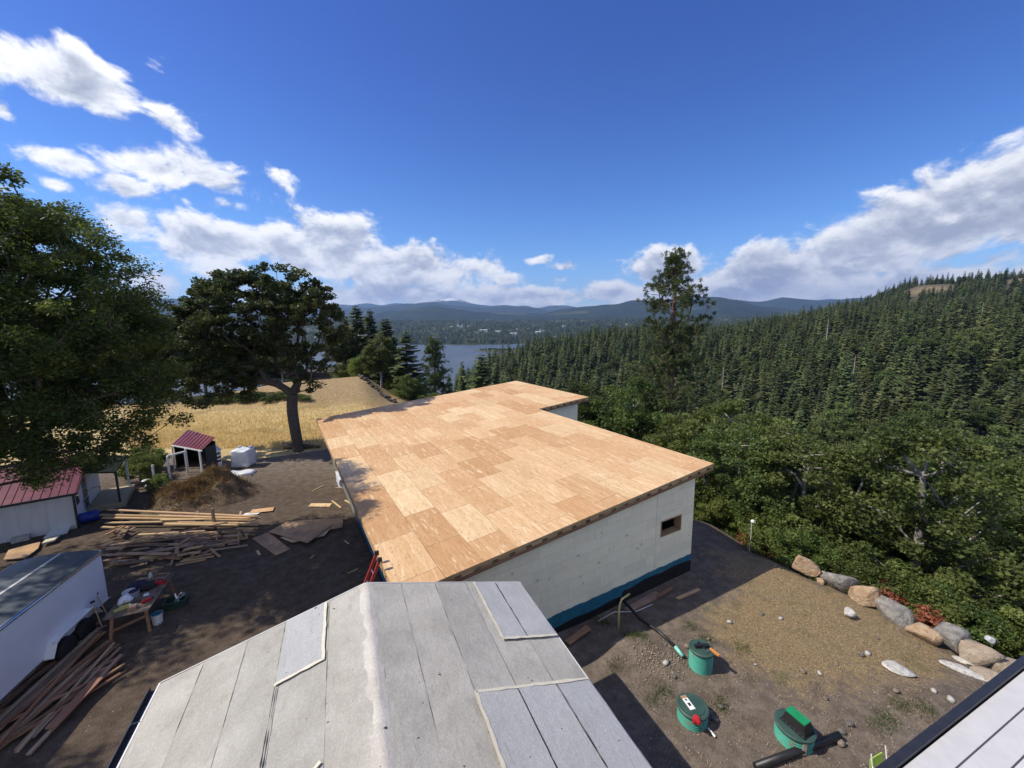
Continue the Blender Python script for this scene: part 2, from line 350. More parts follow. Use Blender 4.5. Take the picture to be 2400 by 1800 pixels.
def ground_mat():
    mt = bpy.data.materials.new('ground'); mt.use_nodes = True; T = NT(mt.node_tree); bs = T.n['Principled BSDF']
    P = T.new('ShaderNodeTexCoord').outputs['Object']
    a = T.new('ShaderNodeSeparateColor', None, i0=T.new('ShaderNodeAttribute', dict(attribute_name='area')).outputs['Color']).outputs
    straw, field, forest = a[0], a[1], a[2]
    big = T.noise(P, .55, 6, .65); mid = T.noise(P, 2.3, 7, .7); fine = T.noise(P, 17, 6, .75); grit = T.noise(P, 60, 3, .7)
    dirt = T.mix(T.sstep(mid, .35, .7), (.135, .105, .080), (.235, .190, .150))
    dirt = T.mix(T.sstep(big, .55, .75), dirt, (.19, .165, .14))
    dirt = T.mix(T.math('MULTIPLY', T.sstep(fine, .58, .68), .8), dirt, (.26, .235, .21))            # pale grit
    dirt = T.mix(T.math('MULTIPLY', T.sstep(fine, .44, .34), .7), dirt, (.045, .036, .028))
    vo = T.new('ShaderNodeTexVoronoi', None, Vector=P, Scale=7., Randomness=1.)
    dirt = T.mix(T.math('MULTIPLY', T.sstep(vo.outputs['Distance'], .16, .10), T.sstep(T.noise(P, 1.4, 3), .5, .6)), dirt, (.42, .40, .37))   # stones
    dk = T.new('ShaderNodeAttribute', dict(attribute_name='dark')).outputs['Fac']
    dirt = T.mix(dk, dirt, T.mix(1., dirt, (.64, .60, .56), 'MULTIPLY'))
    fib = T.noise(T.vmath('MULTIPLY', P, (9, 30, 9)), 1.2, 5, .7, .8); fib2 = T.noise(T.vmath('MULTIPLY', P, (28, 8, 9)), 1.2, 5, .7, .8)
    sc = T.mix(T.sstep(T.math('MAXIMUM', fib, fib2), .48, .66), (.17, .125, .07), (.50, .36, .17))
    sm = T.sstep(T.math('ADD', T.math('MULTIPLY', straw, 1.1), T.math('ADD', T.math('SUBTRACT', mid, .5), T.math('SUBTRACT', big, .5))), .38, .72)
    col = T.mix(T.math('MULTIPLY', sm, .85), dirt, sc)
    gr = T.math('MULTIPLY', T.math('MULTIPLY', T.sstep(T.noise(P, .9, 4), .60, .68), T.sstep(straw, .2, .5)), T.sstep(fine, .4, .6))
    col = T.mix(T.math('MULTIPLY', gr, .8), col, (.085, .105, .035))
    fc = T.mix(T.sstep(T.noise(T.vmath('MULTIPLY', P, (1, 2.2, 1)), .5, 6, .7), .3, .7), (.47, .35, .155), (.62, .49, .25))
    fc = T.mix(T.math('MULTIPLY', T.sstep(T.noise(P, .16, 4), .52, .66), .7), fc, (.24, .19, .085))
    yy = T.new('ShaderNodeSeparateXYZ', None, i0=P).outputs[1]; fc = T.mix(T.math('MULTIPLY', T.sstep(T.math('ADD', yy, T.math('MULTIPLY', big, 9.)), 53., 60.), .9), fc, T.mix(T.sstep(mid, .35, .7), (.22, .15, .075), (.42, .30, .16)))
    col = T.mix(T.sstep(T.math('ADD', field, T.math('MULTIPLY', T.math('SUBTRACT', mid, .5), .7)), .35, .65), col, fc)
    ff = T.mix(T.sstep(mid, .3, .7), (.03, .036, .016), (.075, .075, .03))
    col = T.mix(forest, col, ff)
    T.set(bs.inputs['Base Color'], col); bs.inputs['Roughness'].default_value = .95; bs.inputs['Specular IOR Level'].default_value = .15
    h = T.math('ADD', T.math('MULTIPLY', mid, .7), T.math('ADD', T.math('MULTIPLY', fine, .5), T.math('MULTIPLY', grit, .25)))
    T.set(bs.inputs['Normal'], T.new('ShaderNodeBump', None, Strength=.9, Distance=.09, Height=h))
    return mt

def build_ground():
    az = np.radians(np.concatenate([np.arange(-180, -62, 6.), np.arange(-62, 62, .6), np.arange(62, 181, 6.)]))
    rr = np.concatenate([np.array([.02, 3, 6]), np.linspace(7, 45, 140), np.geomspace(45.6, 1500, 120)])
    A, Q = np.meshgrid(az, rr, indexing='ij'); X = Q*np.sin(A); Y = Q*np.cos(A); Z = gz(X, Y)
    na, nr = A.shape; V = np.stack([X, Y, Z], -1).reshape(-1, 3)
    i, j = np.meshgrid(np.arange(na-1), np.arange(nr-1), indexing='ij'); b = (i*nr+j).ravel()
    Fc = np.stack([b, b+1, b+nr+1, b+nr], -1)[:, ::-1]
    x, y, z = V.T; r = np.hypot(x, y); azd = np.degrees(np.arctan2(x, y))
    straw = np.clip((x-3.2)/2.5, 0, 1)*np.clip((26-r)/4, 0, 1)
    straw *= np.clip(.20+.78*np.exp(-(((x-11.6)/2.6)**2+((y-12.8)/2.2)**2))+.6*np.exp(-(((x-8.3)/1.5)**2+((y-12.2)/1.6)**2))+.5*np.exp(-(((x-11)/2.4)**2+((y-16.6)/2)**2)), 0, 1)
    straw = np.maximum(straw, .45*np.clip(1-np.abs(azd-14)/16, 0, 1)*np.clip((r-16)/4, 0, 1)*np.clip((40-r)/6, 0, 1))
    edge = 33.2+.12*(x+18)+1.3*np.sin(x*.35)
    field = np.clip((y-edge+.6)/1.2, 0, 1)*(azd < -12)*np.clip((130-r)/30, 0, 1)
    forest = np.clip((r-(23.5 if False else 24))/4, 0, 1)*np.clip((azd-20)/3, 0, 1)
    forest = np.maximum(forest, np.clip((azd+16.5)/3, 0, 1)*np.clip((r-46)/6, 0, 1))
    forest = np.maximum(forest, np.clip((r-95)/20, 0, 1))
    bare = np.exp(-(((azd-45.5)/2.2)**2+((r-930)/70)**2))+np.exp(-(((azd-51.5)/1.6)**2+((r-960)/60)**2))
    forest *= 1-.72*np.clip(bare*1.3, 0, 1); field = np.maximum(field, np.clip(bare*1.3, 0, 1)*.5)
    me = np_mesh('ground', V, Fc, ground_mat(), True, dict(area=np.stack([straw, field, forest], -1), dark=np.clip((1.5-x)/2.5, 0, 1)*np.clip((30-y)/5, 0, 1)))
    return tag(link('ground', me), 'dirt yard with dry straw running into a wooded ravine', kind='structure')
build_ground()

# river
def water_mat():
    mt = bpy.data.materials.new('river water'); mt.use_nodes = True; T = NT(mt.node_tree); bs = T.n['Principled BSDF']
    P = T.new('ShaderNodeTexCoord').outputs['Object']
    n = T.noise(T.vmath('MULTIPLY', P, (.008, .002, 1)), 1.5, 5, .6)
    T.set(bs.inputs['Base Color'], T.mix(T.sstep(n, .35, .7), (.06, .075, .078), (.095, .11, .112))); bs.inputs['Roughness'].default_value = .42
    T.set(bs.inputs['Normal'], T.new('ShaderNodeBump', None, Strength=.8, Distance=1.5, Height=T.noise(P, .12, 6, .7)))
    return mt
RIVZ = CZ-100.
tag(MB().add([(-4000, 500, RIVZ), (2500, 500, RIVZ), (2500, 4200, RIVZ), (-4000, 4200, RIVZ)], [(0, 1, 2, 3)]).build('river', water_mat()), 'wide grey blue river below the town', kind='structure')

# far valley, hills and mountains
def far_mat(name, cols, scale, bare=None):
    mt = bpy.data.materials.new(name); mt.use_nodes = True; T = NT(mt.node_tree); bs = T.n['Principled BSDF']
    P = T.new('ShaderNodeTexCoord').outputs['Object']; n = T.noise(P, scale, 8, .68); n2 = T.noise(P, scale*.22, 4, .6)
    col = T.mix(T.sstep(n, .35, .68), cols[0], cols[1])
    if len(cols) > 2: col = T.mix(T.math('MULTIPLY', T.sstep(n2, .56, .64), .8), col, cols[2])
    if bare:                                      # snow above a height
        z = T.new('ShaderNodeSeparateXYZ', None, i0=P).outputs[2]
        col = T.mix(T.sstep(T.math('ADD', z, T.math('MULTIPLY', T.math('SUBTRACT', n, .5), 700.)), bare, bare+120), col, (.75, .77, .8))
    T.set(bs.inputs['Base Color'], col); bs.inputs['Roughness'].default_value = 1.; bs.inputs['Specular IOR Level'].default_value = 0.
    T.set(bs.inputs['Normal'], T.new('ShaderNodeBump', None, Strength=.6, Distance=12., Height=n))
    return mt
def valley_z(x, y):
    r = np.hypot(x, y); az = np.degrees(np.arctan2(x, y))
    shore = 2080+60*np.sin(az*.35)+25*np.sin(az*1.3)
    z = np.interp(r-shore, [-80, 0, 60, 400, 900, 1700, 3000, 5200], [-112, -90, -84, -62, -25, 25, 70, 95])
    return z+np.clip((r-shore)/500, 0, 1)*(vnoise(x, y, .004, 21)*12+vnoise(x, y, .012, 22)*4)
def polar_sheet(name, mt, label, azr, rr, zf, naz=240):
    az = np.radians(np.linspace(*azr, naz)); A, Q = np.meshgrid(az, rr, indexing='ij'); X = Q*np.sin(A); Y = Q*np.cos(A); Z = zf(X, Y, np.degrees(A), Q)
    na, nr = A.shape; V = np.stack([X, Y, Z], -1).reshape(-1, 3)
    i, j = np.meshgrid(np.arange(na-1), np.arange(nr-1), indexing='ij'); b = (i*nr+j).ravel()
    me = np_mesh(name, V, np.stack([b, b+nr, b+nr+1, b+1], -1), mt, True)
    return tag(link(name, me), label, kind='structure')
polar_sheet('valley', far_mat('valley land', [(.03, .042, .018), (.055, .065, .028), (.17, .16, .07)], .006), 'wooded valley floor with a town beyond the river', (-75, 75), np.geomspace(1980, 7300, 70), lambda X, Y, A, Q: valley_z(X, Y))
def ridge(name, label, r0, depth, prof, cols, seed, rough, snow=None):
    """prof: photo pixels (x, y) of the crest"""
    pa, pe = [], []
    for x, y in prof:
        d = ray(x*1.085, y*1.085); pa.append(math.degrees(math.atan2(d[0], d[1]))); pe.append(d[2]/math.hypot(d[0], d[1]))
    pa = np.array(pa); pe = np.array(pe)
    def zf(X, Y, A, Q):
        crest = CZ+np.interp(A, pa, pe)*r0
        crest = crest+rough*(vnoise(X, Y, 6./r0*5, seed)+.5*vnoise(X, Y, 6./r0*14, seed+1))*np.clip((Q-r0+depth)/depth, 0, 1)
        t = np.clip((Q-(r0-depth))/depth, 0, 1); t2 = np.clip((Q-r0)/(depth*.7), 0, 1)
        prof_ = np.where(Q < r0, t**.85, 1-t2)
        gul = 1+.10*vnoise(X, Y, 1./depth*9, seed+2)*np.sin(np.pi*np.clip(prof_, 0, 1))
        return -60+(crest+60)*prof_*gul
    polar_sheet(name, far_mat(name+' cover', cols, 9./depth, snow), label, (-75, 75), np.linspace(r0-depth, r0+depth*.7, 46), zf, 420)
HC = [(.016, .026, .016), (.032, .046, .024), (.08, .09, .045)]
ridge('foothills', 'dark wooded foothill behind the town', 7000, 2200, [(-400,668),(300,668),(700,684),(780,683),(860,670),(940,660),(1000,664),(1060,672),(1110,676),(1180,676),(1240,666),(1310,656),(1390,648),(1500,645),(1560,642),(1620,652),(1720,668),(1900,668),(2600,640)], HC, 31, 45)
ridge('hills', 'long blue ridge at the head of the valley', 10500, 2500, [(-400,640),(200,645),(300,650),(380,648),(500,662),(660,668),(800,664),(860,658),(930,656),(1050,664),(1130,660),(1180,668),(1300,668),(1440,655),(1500,646),(1560,650),(1640,646),(1690,640),(1730,648),(1790,656),(1830,650),(1900,642),(2000,650),(2600,630)], HC[:2], 41, 85)
ridge('mountains', 'snow streaked mountain half lost in cloud beyond the valley', 15000, 3600, [(-400,640),(300,652),(700,664),(780,658),(870,652),(930,648),(975,644),(1000,650),(1060,658),(1150,664),(1400,664),(1600,655),(1700,648),(1900,650),(2600,650)], HC[:2], 51, 110, 820)

# ------------------------------------------------------------------ vegetation
def tubes_np(segs, n=6):
    """segs: arrays (m,3),(m,3),(m,),(m,) of ends and radii -> verts, quads"""
    a, b, ra, rb = segs; m_ = len(a); t = b-a; t /= np.linalg.norm(t, axis=1, keepdims=True)+1e-9
    ref = np.where(np.abs(t[:, 2:3]) < .9, np.array([[0, 0, 1.]]), np.array([[1., 0, 0]])); u = np.cross(t, ref); u /= np.linalg.norm(u, axis=1, keepdims=True); w = np.cross(t, u)
    an = np.linspace(0, 2*np.pi, n, endpoint=False); c, s = np.cos(an), np.sin(an)
    ring = u[:, None]*c[None, :, None]+w[:, None]*s[None, :, None]
    V = np.stack([a[:, None]+ring*ra[:, None, None], b[:, None]+ring*rb[:, None, None]], 1).reshape(-1, 3)
    k = np.arange(n); k2 = (k+1) % n; base = (np.arange(m_)*2*n)[:, None]
    Q = np.stack([base+k, base+k2, base+n+k2, base+n+k], -1).reshape(-1, 4)
    return V, Q
def skeleton(trunk, r0, targets, g, step=.7, tip=.012):
    """grow limbs from a trunk path to every target; radii follow the pipe model"""
    P = [np.array(p, float) for p in trunk]; par = [-1]+list(range(len(P)-1)); nt = len(P)
    cost = [0.]*nt
    for i in range(1, nt): cost[i] = cost[i-1]+np.linalg.norm(P[i]-P[i-1])
    tr = np.array(P); lo = max(1, int(nt*.28))
    order = np.argsort([np.min(np.linalg.norm(tr-t, axis=1)) for t in targets]); ends = []
    arr = np.zeros((60000, 3)); arr[:nt] = tr; cs = np.zeros(60000); cs[:nt] = cost; cs[:lo] += 50
    n = nt
    for k in order:
        t = targets[k]; d = np.linalg.norm(arr[:n]-t, axis=1)+.35*cs[:n]+.5*np.maximum(0, arr[:n, 2]-t[2]+.2); i = int(np.argmin(d)); p = arr[i].copy()
        L = np.linalg.norm(t-p); m_ = max(1, int(L/step)); prev = i
        sag = g.normal(0, .06*L, 3); sag[2] = abs(sag[2])*.5+.06*L
        for q in range(1, m_+1):
            f = q/m_; x = p+(t-p)*f+sag*math.sin(math.pi*f)+(g.normal(0, .05, 3) if q < m_ else 0)
            arr[n] = x; cs[n] = cs[prev]+L/m_ if cs[prev] < 50 else L/m_; par.append(prev); prev = n; n += 1
        ends.append(prev)
    cnt = np.zeros(n); cnt[ends] += 1
    for i in range(n-1, 0, -1): cnt[par[i]] += cnt[i]
    rad = np.maximum(tip, r0*(cnt/max(1, cnt[0]))**.48)
    ch = np.arange(1, n); pa = np.array(par)[1:]
    rpar = np.where(pa < nt, rad[pa], np.minimum(rad[pa], rad[ch]*1.3))
    rpar = np.where((pa < nt) & (ch >= nt), np.minimum(rad[pa], rad[ch]*1.25), rpar)
    return arr[pa], arr[ch], rpar, rad[ch], arr[ends]
def leaf_quads(cent, size, g, flat=.5, aspect=.55, outward=None):
    """one bent-free rhombus per point"""
    n = len(cent); d = g.normal(size=(n, 3)); d[:, 2] *= flat
    if outward is not None: d = d*.5+outward
    d /= np.linalg.norm(d, axis=1, keepdims=True)+1e-9
    e = g.normal(size=(n, 3)); e -= d*np.sum(e*d, 1, keepdims=True); e /= np.linalg.norm(e, axis=1, keepdims=True)+1e-9
    s = (size*g.uniform(.6, 1.3, n))[:, None]; w = s*aspect
    V = np.stack([cent-d*s*.5, cent+e*w*.5-d*s*.03, cent+d*s*.5, cent-e*w*.5-d*s*.03], 1).reshape(-1, 3)
    return V, np.arange(4*n).reshape(-1, 4)
def envelope_points(ell, n, g, shell=.55):
    """points in a union of ellipsoids, more of them towards the outside"""
    vol = np.array([e[3]*e[4]*e[5] for e in ell]); pick = g.choice(len(ell), n, p=vol/vol.sum()); d = g.normal(size=(n, 3)); d /= np.linalg.norm(d, axis=1, keepdims=True)
    r = g.uniform(0, 1, n)**(1/3.); r = r*(1-shell)+shell*(.72+.28*g.uniform(0, 1, n)); E = np.array(ell)
    return E[pick, :3]+d*r[:, None]*E[pick, 3:]
def broadleaf(trunk, r0, ell, nclump, nleaf, lsize, seed, clump=.75, bark=None, lmat=None, shell=.55, droop=0., aspect=.6):
    g = np.random.default_rng(seed); tg = envelope_points(ell, nclump, g, shell)
    a, b, ra, rb, ends = skeleton(trunk, r0, tg, g)
    V, Q = tubes_np((a, b, ra, rb), 6); wood = np_mesh('trunk', V, Q, bark or BARK, True)
    n = nclump*nleaf; c = np.repeat(np.arange(nclump), nleaf); crad = clump*g.uniform(.55, 1.25, nclump); tone = g.uniform(0, 1, nclump)
    off = g.normal(size=(n, 3)); off /= np.linalg.norm(off, axis=1, keepdims=True); off *= (g.uniform(0, 1, n)**.45)[:, None]; off[:, 2] *= .6
    P = ends[c]+off*crad[c][:, None]; P[:, 2] -= droop*g.uniform(0, 1, n)*crad[c]
    V, Q = leaf_quads(P, lsize, g, .55, aspect); lv = np.clip(tone[c]*.55+g.uniform(0, .55, n), 0, 1)
    leaves = np_mesh('crown', V, Q, lmat, False, dict(lv=np.repeat(lv, 4)))
    return wood, leaves
def tree(name, label, cat, meshes, loc, rotz=0., scale=1., group=None):
    t = thing(name, label, cat, loc, rotz, group); t.scale = (scale,)*3 if not hasattr(scale, '__len__') else scale
    link('trunk', meshes[0], t); link('crown', meshes[1], t); return t

L_OAK = leaf_mat('oak leaves', (.034, .046, .015), (.072, .092, .03), (.145, .16, .065), .34)
L_LOC = leaf_mat('locust leaves', (.022, .042, .012), (.055, .092, .022), (.13, .175, .05), .42)
L_BRU = leaf_mat('brush leaves', (.046, .073, .019), (.098, .138, .036), (.195, .24, .075), .42)
L_SHR = leaf_mat('shrub leaves', (.05, .078, .018), (.105, .145, .036), (.205, .25, .078), .42)
L_FIR = leaf_mat('fir needles', (.034, .050, .019), (.074, .097, .035), (.145, .172, .066), .25)
L_PIN = leaf_mat('pine needles', (.03, .042, .015), (.07, .088, .03), (.14, .155, .055), .25)
L_DRY = leaf_mat('dry leaves', (.16, .06, .025), (.28, .12, .05), (.38, .20, .09), .3)

# the great leafy tree over the hut: trunk just left of the picture
T1 = broadleaf([(0, 0, 0), (.1, .2, 1.5), (.3, .5, 3), (.7, 1.0, 4.6), (1.2, 1.6, 6.4), (1.5, 1.9, 7.4)], .36,
               [(2.6, 2.8, 12.2, 5.0, 4.6, 5.4), (5.0, 3.6, 10.2, 3.0, 3.0, 3.7), (1.0, 2.2, 14.2, 3.6, 3.4, 3.7), (4.6, 3.2, 7.6, 3.2, 3.0, 1.9), (.2, 1.5, 9.2, 3.5, 3.5, 4.0), (2.2, 3.4, 6.2, 3.2, 2.6, 1.4), (6.6, .7, 12.2, 1.9, 2.1, 2.4), (1.2, 3.0, 5.4, 2.6, 2.2, 1.2), (4.3, -.3, 15.0, 3.0, 3.3, 2.7)],
               800, 240, .17, 11, .72, lmat=L_LOC, shell=.45, droop=.5, aspect=.42)
tree('leafy_tree', 'huge dark green leafy tree hanging over the red roofed hut', 'tree', T1, (-22.0, 14.0, 0), 0, .93)
# its neighbours further left, whose shade falls on the yard
TS = broadleaf([(0, 0, 0), (.1, 0, 2.5), (.2, .2, 5), (.4, .2, 8), (.5, .3, 11), (.5, .3, 15), (.5, .3, 18)], .38,
               [(0, 0, 12.5, 5.2, 5.0, 6.8), (1.5, 1, 16.5, 3.6, 3.4, 4.2), (-1, -1, 8.5, 5, 5, 3)], 150, 110, .30, 12, 1.0, lmat=L_LOC, shell=.4, aspect=.5)
tree('leafy_tree', 'tall leafy tree whose dappled shade covers the yard beside the trailer', 'tree', TS, (-29.5, 13.2, 0), .4, 1.05)
tree('leafy_tree', 'leafy tree whose shade falls across the long boards', 'tree', TS, (-27.0, 5.6, 0), 2.6, .92)
# the oak by the field
ob = G(700, 1058)
T2 = broadleaf([(0, 0, 0), (-.06, 0, 1.0), (-.16, 0, 2.2), (-.22, .0, 3.0), (-.26, .05, 3.8), (-.15, .1, 5.0)], .42,
               [(-3.2, 0, 11.8, 5.0, 4.6, 3.6), (1.2, .6, 11.2, 3.3, 4.0, 3.6), (-6.2, 0, 9.8, 3.6, 3.4, 3.8), (-1.0, .2, 13.6, 4.2, 3.4, 2.2), (-7.0, -.4, 6.2, 4.2, 3.0, 2.4), (1.4, 0, 7.2, 1.5, 2.2, 2.0), (-4.6, .5, 13.2, 3.4, 2.6, 1.8), (-4.0, 0, 7.5, 3, 2.6, 2), (-6.5, .2, 8, 3.6, 3, 2.6)],
               760, 120, .23, 21, .56, lmat=L_OAK, shell=.5, aspect=.62)
tree('oak_tree', 'broad spreading oak with bare lower trunk standing at the field edge', 'tree', T2, (ob[0], ob[1], gz(ob[0], ob[1])[0]))

# ponderosa pine standing over the ravine
def pine_mesh(seed, h, cr, nclump, nt, lsize, crown0=.22, topbroad=True):
    g = np.random.default_rng(seed); trunk = [(.06*math.sin(i*.9), .06*math.cos(i*1.3), h*i/14.) for i in range(15)]
    tg = []
    for i in range(nclump):
        t = crown0+(1-crown0)*g.uniform(0, 1)**1.1; z = h*t
        rad = cr*(1.12-.12*min(1, t/.6)-.82*max(0, (t-.62)/.38)**2.2)*g.uniform(.25, 1.05)*(.78+.22*math.sin(t*19+seed)) if topbroad else cr*(1-t)**.75*g.uniform(.5, 1)
        an = g.uniform(0, 6.283); tg.append((rad*math.cos(an), rad*math.sin(an), min(h*1.0, z+rad*.10+g.normal(0, .2))))
    a, b, ra, rb, ends = skeleton(trunk, .42*h/24, np.array(tg), g, .7, .018)
    V, Q = tubes_np((a, b, ra, rb), 6); wood = np_mesh('trunk', V, Q, BARKP, True)
    n = nclump*nt; c = np.repeat(np.arange(nclump), nt); sub = g.normal(size=(nclump, 5, 3))*np.array([.5, .5, .25])*cr/4.2
    k = g.integers(0, 5, n); cen = ends[c]+sub[c, k]; o = g.normal(size=(n, 3)); o[:, 2] += .35; o /= np.linalg.norm(o, axis=1, keepdims=True)
    V, Q = leaf_quads(cen+o*lsize*.5, lsize, g, 1., .16, outward=o*1.5); tone = g.uniform(0, 1, nclump)
    return wood, np_mesh('crown', V, Q, L_PIN, False, dict(lv=np.repeat(np.clip(tone[c]*.5+g.uniform(0, .6, n), 0, 1), 4)))
pp = Pd(1572, 900, 47.); pz = gz(pp[0], pp[1])[0]
tree('pine_tree', 'tall ponderosa pine with bare reddish trunk rising above the new roof', 'tree', pine_mesh(5, 18.2-pz, 4.5, 430, 170, .38, .12), (pp[0], pp[1], pz))

# firs
def fir_mesh(seed, h, rb, whorls, nb, detail):
    g = np.random.default_rng(seed); VV, FF, LV = [], [], []
    for i in range(whorls):
        t = .08+.91*(i+g.uniform(-.3, .3))/whorls; z = h*t; L0 = rb*(1-t)**.66+.30
        ph = g.uniform(0, 6.28)
        for k in range(nb):
            an = ph+2*math.pi*k/nb+g.normal(0, .25); L = L0*g.uniform(.6, 1.18)
            z = h*(t+g.uniform(-.6, .6)/whorls); dr = g.uniform(.15, .5)*(1-.8*t); ax = np.array([math.cos(an), math.sin(an), 0]); side = np.array([-math.sin(an), math.cos(an), 0])
            def pt(f): return ax*L*f+np.array([0, 0, z-dr*L*f+.16*L*f*f])
            tone = g.uniform(.1, .8)
            ws = [.10, .36*g.uniform(.7, 1.15), .30*g.uniform(.6, 1.2), .05]; fs = [.04, .40, .74, 1.02]; wk = 1. if detail == 1 else .55
            base = len(VV)
            for q, (f, w) in enumerate(zip(fs, ws)):
                p = pt(f); w *= wk; jz = g.normal(0, .03*L); VV.append(p+side*w*L-np.array([0, 0, .55*w*L+jz])); VV.append(p+np.array([0, 0, .06*L])); VV.append(p-side*w*L-np.array([0, 0, .55*w*L-jz])); LV += [tone, tone+.08+.10*q, tone]
            for q in range(3):
                a = base+q*3; FF += [(a, a+3, a+4, a+1), (a+1, a+4, a+5, a+2)]
            if detail == 2:
                for f in np.linspace(.2, 1., 6):
                    p = pt(f); tl = L*.42*(1.1-f)+.22
                    for sg in (-1, 1):
                        d = ax*.75+side*sg*.85*g.uniform(.7, 1.2)+np.array([0, 0, -.25+g.normal(0, .15)]); d = d/np.linalg.norm(d); e = np.cross(d, [0, 0, 1.]); e /= np.linalg.norm(e)+1e-9
                        w = tl*.30; base = len(VV)
                        VV += [p, p+d*tl*.5+e*w, p+d*tl, p+d*tl*.5-e*w-np.array([0, 0, w*.6])]; LV += [tone, tone+.1, tone+.3, tone]; FF.append((base, base+1, base+2, base+3))
    crown = np_mesh('crown', np.array(VV), np.array(FF), L_FIR, False, dict(lv=np.clip(np.array(LV)+g.uniform(-.12, .12, len(LV)), 0, 1)))
    V, Q = tubes_np((np.array([[0, 0, -1.]]), np.array([[0, 0, h*.98]]), np.array([.018*h]), np.array([.02])), 6)
    return np_mesh('trunk', V, Q, BARK, True), crown
FIRS = [fir_mesh(60+i, 1*hh, rb, wh, nb, 1) for i, (hh, rb, wh, nb) in enumerate([(24, 4.3, 18, 8), (28, 4.6, 20, 8), (21, 4.8, 15, 8), (26, 3.6, 20, 7), (18, 4.0, 14, 8), (24, 5.2, 16, 9)])]
FIRD = [fir_mesh(80, 22, 4.8, 26, 10, 2), fir_mesh(81, 18, 3.9, 20, 9, 2), fir_mesh(82, 22, 4.0, 30, 10, 2)]
OAKS = [broadleaf([(0, 0, 0), (.1, 0, 1.2), (.2, .1, 2.6), (.2, .1, 4.2), (.1, 0, 5.8)], .2, ell, 120, 210, .155, 100+i, .62, BARKG, L_BRU, .5) for i, ell in enumerate([
        [(0, 0, 4.8, 2.6, 2.6, 2.3), (1.2, .6, 3.6, 2.2, 2, 1.6), (-1.3, -.4, 3.9, 2, 2.2, 1.8)],
        [(0, 0, 4.4, 3.0, 2.8, 2.2), (-1, 1, 5.6, 1.8, 1.8, 1.6), (1.5, -.8, 3.2, 1.8, 2, 1.5)],
        [(0, 0, 5.2, 2.2, 2.2, 2.6), (.8, .8, 3.4, 2.4, 2.2, 1.5), (-.8, -.8, 3.0, 2.4, 2.2, 1.4)]])]
SHRUBS = [broadleaf([(0, 0, -.3), (0, 0, .3), (.05, 0, .8), (.05, 0, 1.3)], .07, [(0, 0, 1.1, 1.5, 1.4, 1.0), (.6, .3, 1.5, .9, .9, .8)], 70, 150, .105, 130+i, .40, BARK, L_SHR, .45) for i in range(2)]
DRYB = broadleaf([(0, 0, -.2), (0, 0, .2), (.05, 0, .5)], .03, [(0, 0, .5, .7, .6, .5)], 45, 40, .10, 140, .25, BARK, L_DRY, .4)

# grove beyond the new roof: pixel of the trunk foot, distance, kind, height, width factor
def place(px, depth, kind, h, label, name, sx=1., sink=0., group=None, i=0):
    d = ray(px, 800); x, y = d[0]*depth, d[1]*depth; z = gz(x, y)[0]-sink
    me, h0 = {'fir': (FIRD, (22, 18, 22)), 'oak': (OAKS, (7.2, 7.2, 7.8))}[kind]
    s = h/h0[i]; return tree(name, label, 'tree', me[i], (x, y, z), random.uniform(0, 6), (s*sx, s*sx, s), group)
GROVE = OAKG = None
T3 = broadleaf([(0, 0, 0), (.1, 0, 2), (.1, .1, 4), (.2, .1, 6), (.2, .1, 8.5), (.2, .1, 11)], .3, [(0, 0, 9.5, 3.8, 3.6, 4.6), (1.4, .4, 7, 3.2, 3, 2.8), (-1.4, 0, 7.4, 3, 3, 2.6)], 230, 130, .32, 171, .85, BARKG, L_OAK, .5)
L_OAK2 = leaf_mat('mixed oak leaves', (.03, .042, .012), (.06, .08, .022), (.115, .135, .04), .3)
T4 = broadleaf([(0, 0, 0), (.1, 0, 2), (.1, .1, 3.5), (0, .1, 5), (.1, .1, 7), (.2, .1, 9)], .24, [(0, 0, 8, 3.4, 3.2, 3.6), (.5, .3, 5.4, 3.2, 3, 2.4), (-1.2, 0, 6.6, 2.8, 3, 2.4)], 200, 130, .30, 172, .8, BARKG, L_OAK2, .5)
def at(px, depth):
    d = ray(px, 800); x, y = d[0]*depth, d[1]*depth; return x, y, gz(x, y)[0]
tree('oak_tree', 'dark rounded oak on the knoll, furthest left tree of the grove', 'tree', T3, at(800, 84), .3, (.95, .95, .80))
tree('oak_tree', 'olive green oak with pale straight trunk beside the rocky bank', 'tree', T4, at(888, 74), 1.2, (.95, .95, .84))
place(838, 96, 'fir', 18.5, 'tall dark conifer rising behind the oaks of the grove', 'fir_tree', 1.25, i=0)
place(870, 104, 'fir', 20, 'spiky topped dark conifer in the middle of the grove', 'fir_tree', 1.15, i=2)
place(812, 100, 'fir', 17, 'dark conifer half hidden behind the rounded oak', 'fir_tree', 1., i=1)
place(905, 92, 'fir', 17, 'dense dark conifer behind the olive green oak', 'fir_tree', 1.3, i=0)
place(951, 80, 'fir', 13.5, 'layered dark fir with drooping boughs in front of the river', 'fir_tree', 1.45, i=1)
x_, y_, z_ = at(1016, 88); tree('pine_tree', 'bushy pine standing against the river water', 'tree', pine_mesh(9, 16.5, 3.4, 190, 130, .5, .12), (x_, y_, z_))
place(1081, 100, 'fir', 17, 'small slender fir standing alone against the river', 'fir_tree', .62, i=1)
place(1050, 96, 'fir', 11, 'short thin fir at the foot of the bushy pine', 'fir_tree', .8, i=1)
place(1128, 104, 'fir', 22, 'full pyramid shaped fir at the edge of the hillside forest', 'fir_tree', 1.3, i=0)
place(1160, 118, 'fir', 24, 'dark fir just right of the pyramid shaped fir', 'fir_tree', .9, i=2)
